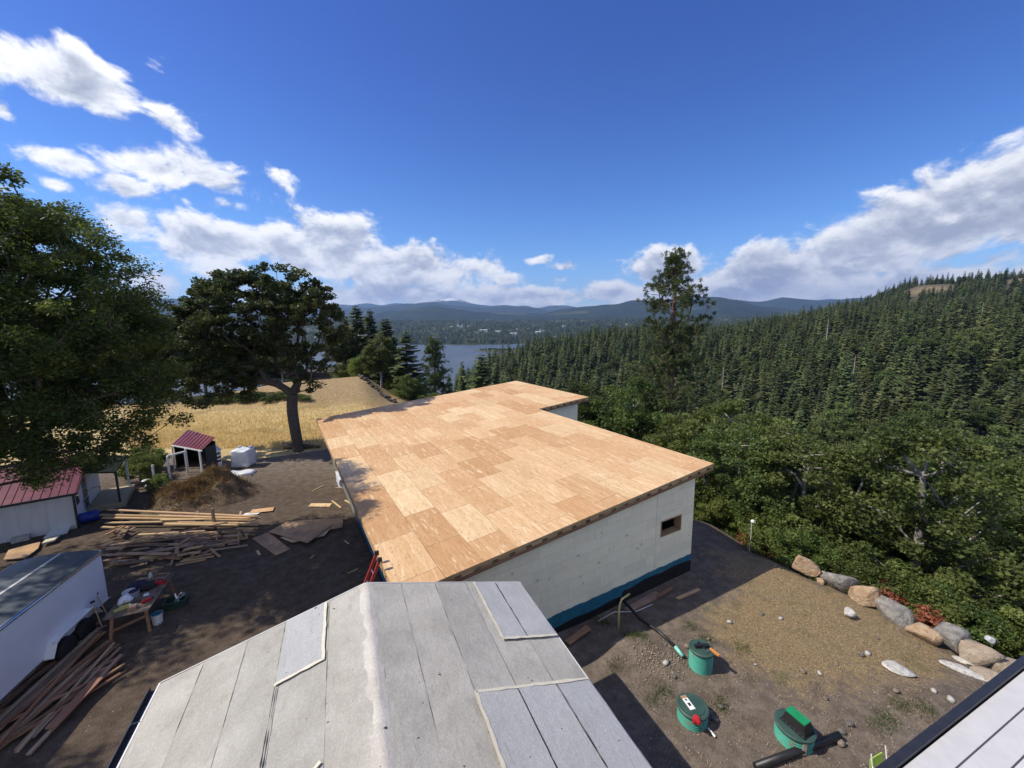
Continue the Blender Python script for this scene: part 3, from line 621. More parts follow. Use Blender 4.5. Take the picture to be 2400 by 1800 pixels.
for px, dp, s_, rt_, me_, lb in ((470, 98, 1.2, 3.3, T3, 'rounded tree beyond the field, left of the spreading oak trunk'), (560, 112, 1.15, 1.3, T3, 'dense tree beyond the field behind the oak trunk'), (640, 106, 1.05, .3, T4, 'pale green tree beyond the field just right of the oak trunk'), (385, 90, 1.25, 2.9, T3, 'dark tree beyond the field between hut and oak'), (685, 112, .75, 4.4, T4, 'low green tree in front of the neighbour house'), (330, 64, 1.15, 1., T3, 'dark oak glimpsed between the great tree and the spreading oak'), (430, 72, 1.2, 2., T4, 'olive tree seen under the spreading oak branches'), (250, 58, 1.2, 3., T4, 'olive oak behind the great leafy tree'), (520, 92, 1.15, 4., T3, 'dark tree far behind the spreading oak'), (610, 100, 1.0, 5., T4, 'green tree beside the neighbour house'), (120, 60, 1.25, .5, T3, 'dark oak behind the hut'), (655, 96, .8, 2.2, T3, 'small dark tree left of the knoll')):
    tree('oak_tree', lb, 'tree', me_, at(px, dp), rt_, s_)
for k in range(15):                            # scrub along the bank at the far side of the field
    x, y, z = at(455+17*k+6*math.sin(k*2.3), 55.5+1.2*math.sin(k*1.7)); tree('shrub', 'low dark scrub on the bank at the far side of the field', 'shrub', SHRUBS[k % 2], (x, y, z), k*1.1, (1.0, .8, .42), 'scrub on the field bank')
g = np.random.default_rng(33)
for k in range(26):                            # low growth under the grove
    px = g.uniform(760, 1190); dp = g.uniform(60, 84)
    if px < 930: dp = 70+(930-px)*.08+g.uniform(0, 8)
    x, y, z = at(px, dp); tree('shrub', 'low dark green shrub under the grove behind the new roof', 'shrub', SHRUBS[k % 2], (x, y, z), g.uniform(0, 6), g.uniform(1.2, 2.3), 'shrubs under the grove')

# broadleaf trees and brush on the slope right of the yard
spots = []
def free(x, y, d): return all((x-a)**2+(y-b)**2 > d*d for a, b in spots)
tries = 0; no = 0
while no < 78 and tries < 6000:
    tries += 1; r = 26+90*g.uniform(0, 1)**1.4; az = g.uniform(8, 58)
    if az < 26 and r < 34: continue
    x, y = r*math.sin(R(az)), r*math.cos(R(az))
    if az < 24 and r < 47: continue
    if not free(x, y, 2.6+r*.018): continue
    spots.append((x, y)); no += 1; z = gz(x, y)[0]; s = g.uniform(1.25, 1.95)*(1. if r > 31 else .72)
    if r < 60: tree('oak_tree', 'leafy green oak on the brushy slope beyond the boulders', 'tree', OAKS[no % 3], (x, y, z-.4), g.uniform(0, 6), s, 'oaks on the slope beyond the boulders')
    else: tree('oak_tree', 'leafy oak lower in the ravine in front of the firs', 'tree', OAKS[no % 3], (x, y, z-.4), g.uniform(0, 6), s*1.15, 'oaks in the ravine')
for k in range(46):
    az = g.uniform(25.5, 56); r = (21.6 if az > 36 else 22.5)+g.uniform(.8, 5)+max(0, (36-az))*.22
    x, y = r*math.sin(R(az)), r*math.cos(R(az)); z = gz(x, y)[0]
    tree('shrub', 'green shrub crowding the bank just behind the boulders', 'shrub', SHRUBS[k % 2], (x, y, z-.1), g.uniform(0, 6), g.uniform(.75, 1.25), 'shrubs behind the boulders')
for px, py, s, lb in ((1775, 1235, 1.2, 'rusty dry bush below the white lamp on its stake'), (1815, 1262, 1.0, 'rust brown dead bush just left of the first boulder'), (2085, 1372, 1.1, 'dead brown brush behind the grey boulders'), (2190, 1435, .9, 'small dead brown bush behind the last tan boulders')):
    p_ = G(px, py); tree('dry_bush', lb, 'bush', DRYB, (p_[0]+.3, p_[1]+.5, gz(p_[0]+.3, p_[1]+.5)[0]), s, s*1.1)

L_LITE = leaf_mat('light green leaves', (.05, .075, .02), (.105, .14, .04), (.19, .225, .08), .4)
TL = broadleaf([(0, 0, 0), (.1, 0, 2), (.1, .1, 4), (.1, .1, 6)], .22, [(0, 0, 7, 3.6, 3.4, 3.8), (1.4, .5, 5, 2.8, 2.8, 2.2), (-1.2, .4, 5.6, 2.6, 2.8, 2.4)], 110, 110, .34, 173, .9, BARKG, L_LITE, .5)
CLEAR = []
for k in range(46):
    az, r = g.uniform(9, 55), g.uniform(125, 330); x, y = r*math.sin(R(az)), r*math.cos(R(az)); sc_ = g.uniform(1.1, 1.9); CLEAR += [(x, y, 5.), (x*(1-7/r), y*(1-7/r), 5.5), (x*(1-14/r), y*(1-14/r), 5.)]
    tree('broadleaf_tree', 'light green broadleaf tree among the dark firs of the ravine', 'tree', TL, (x, y, gz(x, y)[0]-.4), g.uniform(0, 6), (sc_, sc_, sc_*g.uniform(.9, 1.25)), 'light green trees among the firs')
SNAG = MB().tube([(0, 0, -1), (.1, .05, 6), (.05, .15, 12), (.15, .1, 18)], [.3, .24, .15, .03], 7)
for k in range(26): a, z0 = k*2.4, 5+k*.46; SNAG.tube([(.08, .08, z0), (.08+math.cos(a)*(1.9-k*.05), .08+math.sin(a)*(1.9-k*.05), z0+.1*(k % 3)-.2)], [.05, .012], 4)
SNAGM = SNAG.mesh('trunk', mat('bleached wood', (.30, .27, .23), (.42, .39, .35), 4, .9))
for px, dp, h, lb in ((1937, 290, 1.0, 'bleached dead snag standing in the middle of the far forest'), (2010, 205, .75, 'pale dead tree by the clearing in the ravine'), (2160, 330, .9, 'thin dead snag high on the forested slope'), (1700, 240, .8, 'grey dead trunk among the firs behind the pine'), (2290, 260, .8, 'dead grey tree near the right end of the forest')):
    x, y, z = at(px, dp); h *= 1.35; t = thing('dead_tree', lb, 'tree', (x, y, z), px*.01); t.scale = (h, h, h); CLEAR += [(x, y, 3.), (x*(1-7/dp), y*(1-7/dp), 4.)]; link('trunk', SNAGM, t)
# the fir forest across the ravine: the 300 that show largest are trees of their own, the rest one mass
pts = []
cell = 6.6
while len(pts) < 9500:
    r_ = 118+1030*g.uniform(0, 1)**1.15; a = g.uniform(-8, 58)
    if g.uniform() < min(1., (r_/420.)): pts.append((a, r_))
pts = np.array(pts); X = pts[:, 1]*np.sin(np.radians(pts[:, 0])); Y = pts[:, 1]*np.cos(np.radians(pts[:, 0])); Z = gz(X, Y)
keep = (Z > -82) & ~((pts[:, 0] < -3.5) & (pts[:, 1] > 440)) & ~((pts[:, 1] < 150) & (pts[:, 0] > 10) & (vnoise(X, Y, .05, 77) > -.15))
keep &= ~((pts[:, 1] < 190) & (pts[:, 0] < 5) & (Z > -20)) & ~((pts[:, 0] < -1) & (pts[:, 1] < 130))
keep &= ~(np.exp(-(((pts[:, 0]-45.5)/2.2)**2+((pts[:, 1]-930)/70)**2))+np.exp(-(((pts[:, 0]-51.5)/1.6)**2+((pts[:, 1]-960)/60)**2)) > .45)
keep &= vnoise(X, Y, .035, 78) > -.62
for cx_, cy_, cr_ in CLEAR: keep &= (X-cx_)**2+(Y-cy_)**2 > cr_**2
X, Y, Z = X[keep], Y[keep], Z[keep]; rr = np.hypot(X, Y); hs = g.uniform(.42, .95, len(X))*np.where(rr > 600, .85, 1.)
kind = g.integers(0, len(FIRS), len(X)); rot = g.uniform(0, 6.28, len(X)); order = np.argsort(-hs/rr)
nb = 300
for k in order[:nb]:
    tree('fir_tree', 'dark green fir in the dense forest across the ravine', 'tree', FIRS[kind[k]] if rr[k] > 215 else FIRD[kind[k] % 3], (X[k], Y[k], Z[k]-.5), rot[k], (hs[k]*1.08, hs[k]*1.08, hs[k]), 'firs across the ravine')
def scatter(name, label, locs, scl, rots, variants):
    """one mass of far trees: geometry nodes put a tree at every point"""
    cl = bpy.data.collections.new(name+' kinds')
    for i, me in enumerate(variants):
        o = bpy.data.objects.new('variant_%02d' % i, me); cl.objects.link(o)
    me = bpy.data.meshes.new(name); me.from_pydata([tuple(p) for p in locs], [], [])
    for an, arr in (('sc', scl), ('rt', rots)):
        a = me.attributes.new(an, 'FLOAT', 'POINT'); a.data.foreach_set('value', np.asarray(arr, np.float32))
    o = tag(link(name, me), label, kind='stuff')
    ng = bpy.data.node_groups.new(name, 'GeometryNodeTree'); ng.interface.new_socket('Geometry', in_out='INPUT', socket_type='NodeSocketGeometry'); ng.interface.new_socket('Geometry', in_out='OUTPUT', socket_type='NodeSocketGeometry')
    T = NT(ng); gi = T.n.new('NodeGroupInput'); go = T.n.new('NodeGroupOutput')
    ci = T.n.new('GeometryNodeCollectionInfo'); ci.inputs['Collection'].default_value = cl; ci.inputs['Separate Children'].default_value = True; ci.inputs['Reset Children'].default_value = True
    ip = T.n.new('GeometryNodeInstanceOnPoints'); ip.inputs['Pick Instance'].default_value = True
    mp = T.n.new('GeometryNodeMeshToPoints')
    at1 = T.n.new('GeometryNodeInputNamedAttribute'); at1.data_type = 'FLOAT'; at1.inputs['Name'].default_value = 'sc'
    at2 = T.n.new('GeometryNodeInputNamedAttribute'); at2.data_type = 'FLOAT'; at2.inputs['Name'].default_value = 'rt'
    cx = T.n.new('ShaderNodeCombineXYZ'); T.l.new(at2.outputs['Attribute'], cx.inputs['Z'])
    T.l.new(gi.outputs[0], mp.inputs[0]); T.l.new(mp.outputs[0], ip.inputs['Points']); T.l.new(ci.outputs[0], ip.inputs['Instance'])
    T.l.new(cx.outputs[0], ip.inputs['Rotation']); T.l.new(at1.outputs['Attribute'], ip.inputs['Scale']); T.l.new(ip.outputs[0], go.inputs[0])
    md = o.modifiers.new('scatter', 'NODES'); md.node_group = ng; return o
def whole(tr):                                 # trunk and crown of a far tree in one mesh
    me = bpy.data.meshes.new('far tree'); vs, fs, lv = [], [], []
    n = len(tr[1].vertices); co = np.zeros(n*3, np.float32); tr[1].vertices.foreach_get('co', co); fi = np.zeros(len(tr[1].polygons)*4, np.int32); tr[1].polygons.foreach_get('vertices', fi)
    a = np.zeros(n, np.float32); tr[1].attributes['lv'].data.foreach_get('value', a)
    return np_mesh('far tree', co.reshape(-1, 3), fi.reshape(-1, 4), tr[1].materials[0], False, dict(lv=a))
rest = order[nb:]
scatter('forest', 'dense dark fir forest covering the hillside across the ravine', np.stack([X[rest], Y[rest], Z[rest]-.5], -1), hs[rest]*1.05, rot[rest], [whole(f) for f in FIRS]+[whole(broadleaf([(0, 0, 0), (0, 0, 4), (0, 0, 8)], .3, [(0, 0, 9, 5, 5, 5.5)], 60, 40, .95, 195, 1.5, BARK, L_BRU, .5, aspect=.8)), whole(broadleaf([(0, 0, 0), (0, 0, 4), (0, 0, 7)], .3, [(0, 0, 7, 4, 4, 4.5), (2, 1, 9, 3, 3, 3.5)], 60, 40, .95, 196, 1.5, BARK, L_OAK, .5, aspect=.8))])

# the town across the river
FB = [broadleaf([(0, 0, 0), (0, 0, 3), (0, 0, 6)], .4, [(0, 0, 7, 4.5, 4.5, 4.5)], 26, 14, 2.0, 190+i, 1.9, BARK, L_OAK, .5, aspect=.9) for i in range(2)]
n = 9000; az = g.uniform(-60, 60, n); r_ = 2090+2900*g.uniform(0, 1, n)**1.5; X = r_*np.sin(np.radians(az)); Y = r_*np.cos(np.radians(az)); Z = valley_z(X, Y)
ok = (Z > -88) & (vnoise(X, Y, .009, 91) > -.38)
scatter('woods', 'trees between the houses of the town across the river', np.stack([X, Y, Z], -1)[ok], g.uniform(.8, 1.7, ok.sum()), g.uniform(0, 6, ok.sum()), [whole(FIRS[0]), whole(FIRS[2]), whole(FB[0]), whole(FB[1])])
WALLS = [mat('far wall white', (.55, .55, .54)), mat('far wall grey', (.5, .5, .5)), mat('far wall tan', (.5, .42, .32))]
ROOFS = [mat('far roof grey', (.16, .16, .17)), mat('far roof pale', (.42, .42, .43)), mat('far roof brown', (.2, .13, .1))]
def far_house(loc, w, d, h, rz, wm, rm, label, grp):
    t = thing('house', label, 'house', loc, rz, grp)
    MB().box((0, 0, h/2-3), (w, d, h+6)).build('wall', wm, t)
    MB().prism([(-d/2-.6, 0), (d/2+.6, 0), (0, d*.22)], -w/2-.6, w/2+.6).build('roof', rm, t, (0, 0, h+.01), (0, 0, math.pi/2))
    for s in (-.3, .05, .32): link('window', box_mesh('window', (1.6, .12, 1.5), DARKM), t, (w*s, -d/2-.03, h*.5))
for k in range(64):
    px = g.uniform(560, 1560); dr = 2350+2100*g.uniform(0, 1)**1.3; a = math.atan((px-1200)/F); x, y = dr*math.sin(a), dr*math.cos(a); z = float(valley_z(np.array([x]), np.array([y]))[0])
    far_house((x, y, z), g.uniform(14, 26), g.uniform(10, 15), g.uniform(5, 9), g.uniform(-.5, .5), WALLS[k % 3 if k % 2 else 0], ROOFS[k % 3], 'small pale house among trees in the town across the river', 'houses of the far town')
for px, dr, w, lb in ((1135, 2800, 55, 'long white warehouse near the middle of the far town'), (1205, 2620, 45, 'white flat building in the far town above the river'), (1262, 2680, 36, 'bright white block at the right end of the far town'), (1168, 2700, 30, 'white hall between the long warehouse and the flat building'), (1080, 3300, 45, 'pale long building high in the far town')):
    a = math.atan((px-1200)/F); x, y = dr*math.sin(a), dr*math.cos(a); z = float(valley_z(np.array([x]), np.array([y]))[0])
    far_house((x, y, z+3), w, 20, 7, 0., WALLS[0], ROOFS[1], lb, None)
# scrubby island off the far shore
p_ = G(1170, 822, RIVZ); nx = 24; isl = []
ang = np.linspace(0, 2*np.pi, nx, endpoint=False); tag(MB().slab([(p_[0]+60+150*math.cos(a)*(1+.12*math.sin(3*a)), p_[1]+70*math.sin(a)*(1+.2*math.cos(2*a))) for a in ang], RIVZ-2, RIVZ+1.5).build('island', far_mat('island scrub', [(.09, .10, .04), (.16, .15, .07)], .03)), 'low scrubby island in the river', kind='structure')
q = g.uniform(-1, 1, (160, 2)); q = q[(q**2).sum(1) < .9]
scatter('scrub', 'low scrub growing on the river island', np.stack([p_[0]+60+q[:, 0]*140, p_[1]+q[:, 1]*62, np.full(len(q), RIVZ+1)], -1), g.uniform(.4, .9, len(q)), g.uniform(0, 6, len(q)), [whole(FB[0]), whole(FB[1])])

# ------------------------------------------------------------------ the new house: walls of foam block, deck of plywood sheets
YAW = .528642; SL = .086823; TS_ = math.tan(SL)
HX, HZ = 13.685, 3.491; WX = 18.398; Y1, Y2 = 13.518, 24.489
FOAM = mat('foam block', (.89, .81, .57), (.93, .86, .64), 1.3, .85, .12, 40, stretch=(7, 7, .5), rnd=.06, spots=(5, .66, (.52, .50, .40)))
FOAMD = mat('foam joint', (.14, .14, .12), (.2, .2, .17), 3, .9)
TAR = mat('tar coat', (.008, .008, .009), (.016, .016, .017), 3, .5)
BLUE = mat('blue membrane', (.012, .11, .17), (.02, .16, .23), 2.5, .55, .2, 12)
house = thing('new_house', 'unfinished house with bare plywood roof and cream foam block walls', 'house', (-3.106, 9.789, 0), YAW)
def rz(x): return HZ+TS_*x
# roof: rafters with the sheets on top
roof = MB()
for (xa, xb, ya, yb) in ((.06, HX-.06, .06, Y2-.06), (HX-.06, WX-.06, Y1+.06, Y2-.06)):
    roof.add([(xa, ya, rz(xa)-.07), (xb, ya, rz(xb)-.07), (xb, yb, rz(xb)-.07), (xa, yb, rz(xa)-.07), (xa, ya, rz(xa)-.03), (xb, ya, rz(xb)-.03), (xb, yb, rz(xb)-.03), (xa, yb, rz(xa)-.03)],
             [(3, 2, 1, 0), (4, 5, 6, 7), (0, 1, 5, 4), (1, 2, 6, 5), (2, 3, 7, 6), (3, 0, 4, 7)])
rf = roof.build('roof', LUM, house)
cs = math.cos(SL); smax = WX/cs; edges = [0., 1.36]
while edges[-1] < smax-.01: edges.append(min(smax, edges[-1]+1.2192))
edges = [e for e in edges if abs(e-HX/cs) > .25 or e == 0.]+[HX/cs]; edges = sorted(edges)
for i in range(len(edges)-1):
    s0, s1 = edges[i], edges[i+1]; ya = 0. if s1 <= HX/cs+.01 else Y1
    y = [ya]; first = [.61, 1.83, 1.22, 2.44, .61, 1.5][i % 6]; y.append(ya+first)
    while y[-1] < Y2-.01: y.append(min(Y2, y[-1]+2.4384))
    if y[-1]-y[-2] < .2: y.pop(-2)
    for j in range(len(y)-1):
        w, l = s1-s0-.013, y[j+1]-y[j]-.013; sm = (s0+s1)/2; dz = random.uniform(-.001, .002)
        link('plywood_sheet', box_mesh('plywood_sheet', (w, l, .018), PLY, (0, 0, -.009)), rf, (sm*cs, (y[j]+y[j+1])/2, HZ+sm*math.sin(SL)+dz-.004), (random.uniform(-.0012, .0012), -SL, random.uniform(-.0015, .0015)))
# edges of the roof: upper board, blocking, lower board
def edge_run(a, b, along_x, inset, name_fix=''):
    """a, b: ends in plan; boards under the rim with short blocks between"""
    (xa, ya), (xb, yb) = a, b; L = math.hypot(xb-xa, yb-ya); ox, oy = inset
    def p(t, dz, k=0.): return (xa+(xb-xa)*t+ox*k, ya+(yb-ya)*t+oy*k, rz(xa+(xb-xa)*t)+dz)
    MB().bar(p(0, -.065, .02), p(1, -.065, .02), .04, .085).build('fascia_board', LUM, house)
    MB().bar(p(0, -.262, .03), p(1, -.262, .03), .05, .115).build('fascia_board', LUMR if along_x else LUM, house)
    n = int(L/.6096)
    for k in range(n+1):
        t0 = (.02+k*.6096)/L; t1 = min(.999, t0+.40/L)
        if t0 > .99: break
        link('blocking', MB().bar(p(t0, -.156, .032), p(t1, -.156, .032), .04, .092).mesh('blocking', LUM), house)
    MB().bar(p(0.002, -.158, .5), p(.998, -.158, .5), .05, .16).build('rim_joist', LUMR, house)
edge_run((0, 0), (HX, 0), True, (0, 1)); edge_run((0, Y2), (0, 0), False, (1, 0)); edge_run((HX, 0), (HX, Y1), False, (-1, 0))
edge_run((HX, Y1), (WX, Y1), True, (0, 1)); edge_run((WX, Y1), (WX, Y2), False, (-1, 0)); edge_run((WX, Y2), (0, Y2), True, (0, -1))
# soffit joists seen under the rim
XL, XR, YF = .80, 12.83, .25
# structural core of the walls, 6 mm behind the block faces, with the window opening left free
WX0, WX1, WZ0, WZ1 = 10.745, 12.03, 1.97, 2.68
def wallpoly(parts, y0, y1, name='wall', m_=None, par=None):
    mb = MB()
    for pl in parts: mb.prism(pl, y0, y1)
    return mb.build(name, m_ or FOAMD, par or house)
zt = lambda x: rz(x)-.33
fw = wallpoly([[(XL+.01, -.5), (WX0, -.5), (WX0, zt(WX0)), (XL+.01, zt(XL))], [(WX0, -.5), (WX1, -.5), (WX1, WZ0), (WX0, WZ0)], [(WX0, WZ1), (WX1, WZ1), (WX1, zt(WX1)), (WX0, zt(WX0))], [(WX1, -.5), (XR-.01, -.5), (XR-.01, zt(XR)), (WX1, zt(WX1))]], YF+.012, YF+.30)
def side_wall(x, y0, y1, sgn):
    h = zt(x); return MB().box((x+sgn*.16, (y0+y1)/2, (h-.5)/2), (.29, y1-y0, h+.5)).build('wall', FOAMD, house)
lw = side_wall(XL, YF+.32, Y2-.3, 1); rw = side_wall(XR, YF+.32, Y1+.2, -1)
ww = wallpoly([[(XR+.02, -3), (17.5, -3), (17.5, zt(17.5)), (XR+.02, zt(XR))]], Y1+.262, Y1+.55)
side_wall(17.5, Y1+.56, Y2-.3, -1); wallpoly([[(XL+.31, -2), (17.2, -2), (17.2, zt(17.2)), (XL+.31, zt(XL))]], Y2-.6, Y2-.31)
def blocks(parent, x0, x1, yface, zlo, ztop, hole=None, joint=None, flip=None):
    """courses of foam blocks 1.22 x 0.406 m; flip maps (x, y, z) for the side walls"""
    c0 = 2.955-.4064*10; k = 0; z = c0
    while z < ztop(x1 if ztop(x1) > ztop(x0) else x0):
        za, zb = max(z, zlo), z+.4064
        if zb > zlo+.03:
            off = [.0, .61, .3, .91][k % 4]; x = x0-1.2192+off
            while x < x1:
                xa, xb = max(x, x0), min(x+1.2192, x1); x += 1.2192
                if xb-xa < .03: continue
                cuts = [(xa, xb, za, zb)]
                if joint and xa < joint < xb: cuts = [(xa, joint-.006, za, zb), (joint+.006, xb, za, zb)]
                if hole:
                    out = []
                    for (p0, p1, q0, q1) in cuts:
                        h0, h1, h2, h3 = hole
                        if p1 <= h0 or p0 >= h1 or q1 <= h2 or q0 >= h3: out.append((p0, p1, q0, q1)); continue
                        if p0 < h0: out.append((p0, h0, q0, q1))
                        if p1 > h1: out.append((h1, p1, q0, q1))
                        m0, m1 = max(p0, h0), min(p1, h1)
                        if q0 < h2: out.append((m0, m1, q0, h2))
                        if q1 > h3: out.append((m0, m1, h3, q1))
                    cuts = out
                for (p0, p1, q0, q1) in cuts:
                    t0, t1 = min(q1, ztop(p0)), min(q1, ztop(p1))
                    if p1-p0 < .03 or max(t0, t1)-q0 < .03: continue
                    t0 = max(t0, q0+.002); gp = .0028; y0 = yface+random.uniform(-.0015, .0015)
                    mb = MB().prism([(p0+gp, q0+gp), (p1-gp, q0+gp), (p1-gp, t1-gp), (p0+gp, t0-gp)], y0, yface+.011)
                    if flip: mb.v = [flip(v) for v in mb.v]
                    link('foam_block', mb.mesh('foam_block', FOAM), parent)
        z += .4064; k += 1
blocks(fw, XL, XR, YF, .30, zt, (WX0, WX1, WZ0, WZ1), 10.46)
blocks(lw, YF+.32, 9.0, 0, .30, lambda y: zt(XL), None, None, lambda v: (XL+.004+v[1], v[0], v[2]))
blocks(ww, XR+.03, 17.5, Y1+.25, 1.6, zt)
for (mx_, mz_) in ((8.75, 2.62), (6.35, 2.55), (7.35, 1.95), (9.6, 2.0), (4.6, 2.2)):   # faint printing on the foam
    for q_ in range(3): MB().box((mx_+.05*q_, YF-.0035, mz_+.015*(q_ % 2)), (.035, .002, .07)).build('printed_mark', mat('faded print', (.33, .50, .46)), fw)
# damp proofing: tar below, blue membrane above with a ragged edge
def band(pts_top, zb, y0, y1, m_, name, flip=None):
    mb = MB()
    for (xa, za), (xb, zb_) in zip(pts_top[:-1], pts_top[1:]):
        mb.prism([(xa, zb(xa)), (xb, zb(xb)), (xb, zb_), (xa, za)], y0, y1)
    if flip: mb.v = [flip(v) for v in mb.v]
    return mb.build(name, m_, house)
xs = np.concatenate([np.arange(XL, XR, .11), [XR]])
topz = [.62+.010*math.sin(x*1.3)+.016*math.sin(x*5.1+1)*math.sin(x*2.1)+random.uniform(-.016, .016) for x in xs]
step = lambda x: .38+.02*math.sin(x*1.9) if x > 8.7 else .14
band(list(zip(xs, topz)), lambda x: step(x)-.02, YF-.010, YF-.003, BLUE, 'blue_membrane')
band([(x, step(x)+.03*math.sin(x*3.3)) for x in xs], lambda x: -.55, YF-.018, YF-.011, TAR, 'tar_coat')
ys = np.arange(YF, 12, .2)
band([(y, .75+.06*math.sin(y*1.7)) for y in ys], lambda y: .1, -.010, -.003, BLUE, 'blue_membrane', lambda v: (XL+v[1], v[0], v[2]))
band([(y, .2) for y in ys], lambda y: -.5, -.018, -.011, TAR, 'tar_coat', lambda v: (XL+v[1], v[0], v[2]))
# window buck
wb = link('window', None, house)
for (c, s) in (((WX0+.02, YF+.15, (WZ0+WZ1)/2), (.035, .34, WZ1-WZ0)), ((WX1-.02, YF+.15, (WZ0+WZ1)/2), (.035, .34, WZ1-WZ0)), (((WX0+WX1)/2, YF+.15, WZ0+.02), (WX1-WX0-.08, .34, .035)), (((WX0+WX1)/2, YF+.15, WZ1-.02), (WX1-WX0-.08, .34, .035))):
    MB().box(c, s).build('frame_board', LUM, wb)
MB().box(((XL+XR)/2, 6, .02), (XR-XL-.7, 11, .05)).build('floor_slab', mat('slab concrete', (.22, .21, .2), (.28, .27, .26), 2, .9), house)

# ------------------------------------------------------------------ the near house with the grey roof underlay
S3 = R(15.3); RIDGE = 4.43; HW = 4.14
def felt_mat(name, c1, c2, dirt):
    mt = bpy.data.materials.new(name); mt.use_nodes = True; T = NT(mt.node_tree); bs = T.n['Principled BSDF']
    P = T.new('ShaderNodeTexCoord').outputs['Object']; oi = T.new('ShaderNodeObjectInfo').outputs['Random']
    v = T.vmath('ADD', P, T.new('ShaderNodeCombineXYZ', None, X=T.math('MULTIPLY', oi, 31.)).outputs[0])
    big = T.noise(v, .7, 5, .6, .4); mid = T.noise(T.vmath('MULTIPLY', v, (1.3, .8, 1)), 3.2, 6, .65); fine = T.noise(P, 26, 4, .75); scr = T.noise(T.vmath('MULTIPLY', v, (14, .8, 1)), 1.4, 4, .6)
    col = T.mix(T.sstep(big, .32, .68), c1, c2)
    col = T.mix(T.math('MULTIPLY', T.sstep(mid, .5, .72), .5), col, dirt)
    col = T.mix(T.math('MULTIPLY', T.sstep(fine, .42, .66), .45), T.mix(1., col, (.72, .70, .68), 'MULTIPLY'), col)
    col = T.mix(T.math('MULTIPLY', T.sstep(scr, .60, .72), .35), col, T.mix(1., col, (.62, .58, .54), 'MULTIPLY'))
    col = T.mix(T.sstep(T.noise(P, 7.5, 2, .5), .735, .76), col, (.06, .05, .045))
    T.set(bs.inputs['Base Color'], T.mix(1., col, T.mix(oi, (.93, .93, .94), (1.06, 1.04, 1.01)), 'MULTIPLY')); bs.inputs['Roughness'].default_value = .92; bs.inputs['Specular IOR Level'].default_value = .2
    h = T.math('ADD', T.math('MULTIPLY', mid, 1.2), T.math('MULTIPLY', fine, .35))
    T.set(bs.inputs['Normal'], T.new('ShaderNodeBump', None, Strength=.55, Distance=.03, Height=h)); return mt
FELT = felt_mat('grey underlay', (.475, .465, .42), (.61, .60, .55), (.40, .385, .34))
FELTB = felt_mat('fresh blue grey underlay', (.49, .51, .525), (.56, .58, .59), (.45, .46, .465))
TAPE = mat('seam tape', (.58, .53, .40), (.66, .62, .50), 5, .7, .4, 20)
SIDING = mat('grey siding', (.52, .51, .50), (.58, .57, .56), 2, .7)
gh = thing('near_house', 'low house wing with grey felt covered gable roof', 'house', (-3.65, 9.08, 0), R(23.0))
LEN = 8.62
ghw = MB(); ez = RIDGE-HW*math.tan(S3)
ghw.prism([(-HW+.4, -.3), (HW-.4, -.3), (HW-.4, ez-.1), (0, RIDGE-.24), (-HW+.4, ez-.1)], -LEN-.5, -.35).build('wall', SIDING, gh)
dk = MB()
for s in (-1, 1):
    dk.add([(0, 0, RIDGE-.14), (s*HW, 0, ez-.14), (s*HW, -LEN, ez-.14), (0, -LEN, RIDGE-.14), (0, 0, RIDGE-.012), (s*HW, 0, ez-.012), (s*HW, -LEN, ez-.012), (0, -LEN, RIDGE-.012)],
           [(0, 1, 2, 3), (7, 6, 5, 4), (0, 4, 5, 1), (1, 5, 6, 2), (2, 6, 7, 3)] if s > 0 else [(3, 2, 1, 0), (4, 5, 6, 7), (1, 5, 4, 0), (2, 6, 5, 1), (3, 7, 6, 2)])
groof = dk.build('roof', PLYD, gh)
def felt(side, s0, s1, t0, t1, m_, lift, name='underlay_strip', wav=.012):
    """a strip of roof felt with slight waves; s down the slope, t back from the far gable"""
    ns, ntt = 6, max(3, int((t1-t0)/.25)); vs = []; fs = []; ph = random.uniform(0, 9)
    for j in range(ntt+1):
        for i in range(ns+1):
            s = s0+(s1-s0)*i/ns; t = t0+(t1-t0)*j/ntt
            if i in (0, ns): s += random.uniform(-.006, .006)
            h = lift+wav*.5*(math.sin(t*3.1+ph+s)+math.sin(t*7.3+s*2.2+ph*2))*(1 if 0 < i < ns else .2)+.004*(1-i/ns)
            vs.append((side*(s*math.cos(S3)-h*math.sin(S3)*-1), -t, RIDGE-s*math.sin(S3)+h*math.cos(S3)))
    for j in range(ntt):
        for i in range(ns):
            a = j*(ns+1)+i; q_ = (a, a+1, a+ns+2, a+ns+1); fs.append(q_ if side < 0 else q_[::-1])
    n = len(vs); mb = MB(); mb.v = vs; mb.f = fs
    return mb.build(name, m_, groof, smooth=True)
rows = [0.05, .86, 1.75, 2.62, 3.48, 4.285]
for side in (-1, 1):
    for i in range(5):
        felt(side, rows[i]+(.002 if i else 0), rows[i+1]-.004, .02, LEN, FELT, .004)
for a, b, t0, t1 in ((2.85, 3.47, .03, 2.2), (3.49, 4.28, .03, 2.2), (1.76, 2.59, 3.55, LEN), (2.61, 3.46, 3.55, LEN), (3.49, 4.28, 3.55, LEN)): felt(1, a, b, t0, t1, FELTB, .034, 'underlay_patch', .008)
felt(-1, .95, 1.79, .04, 1.80, FELTB, .034, 'underlay_patch', .006)
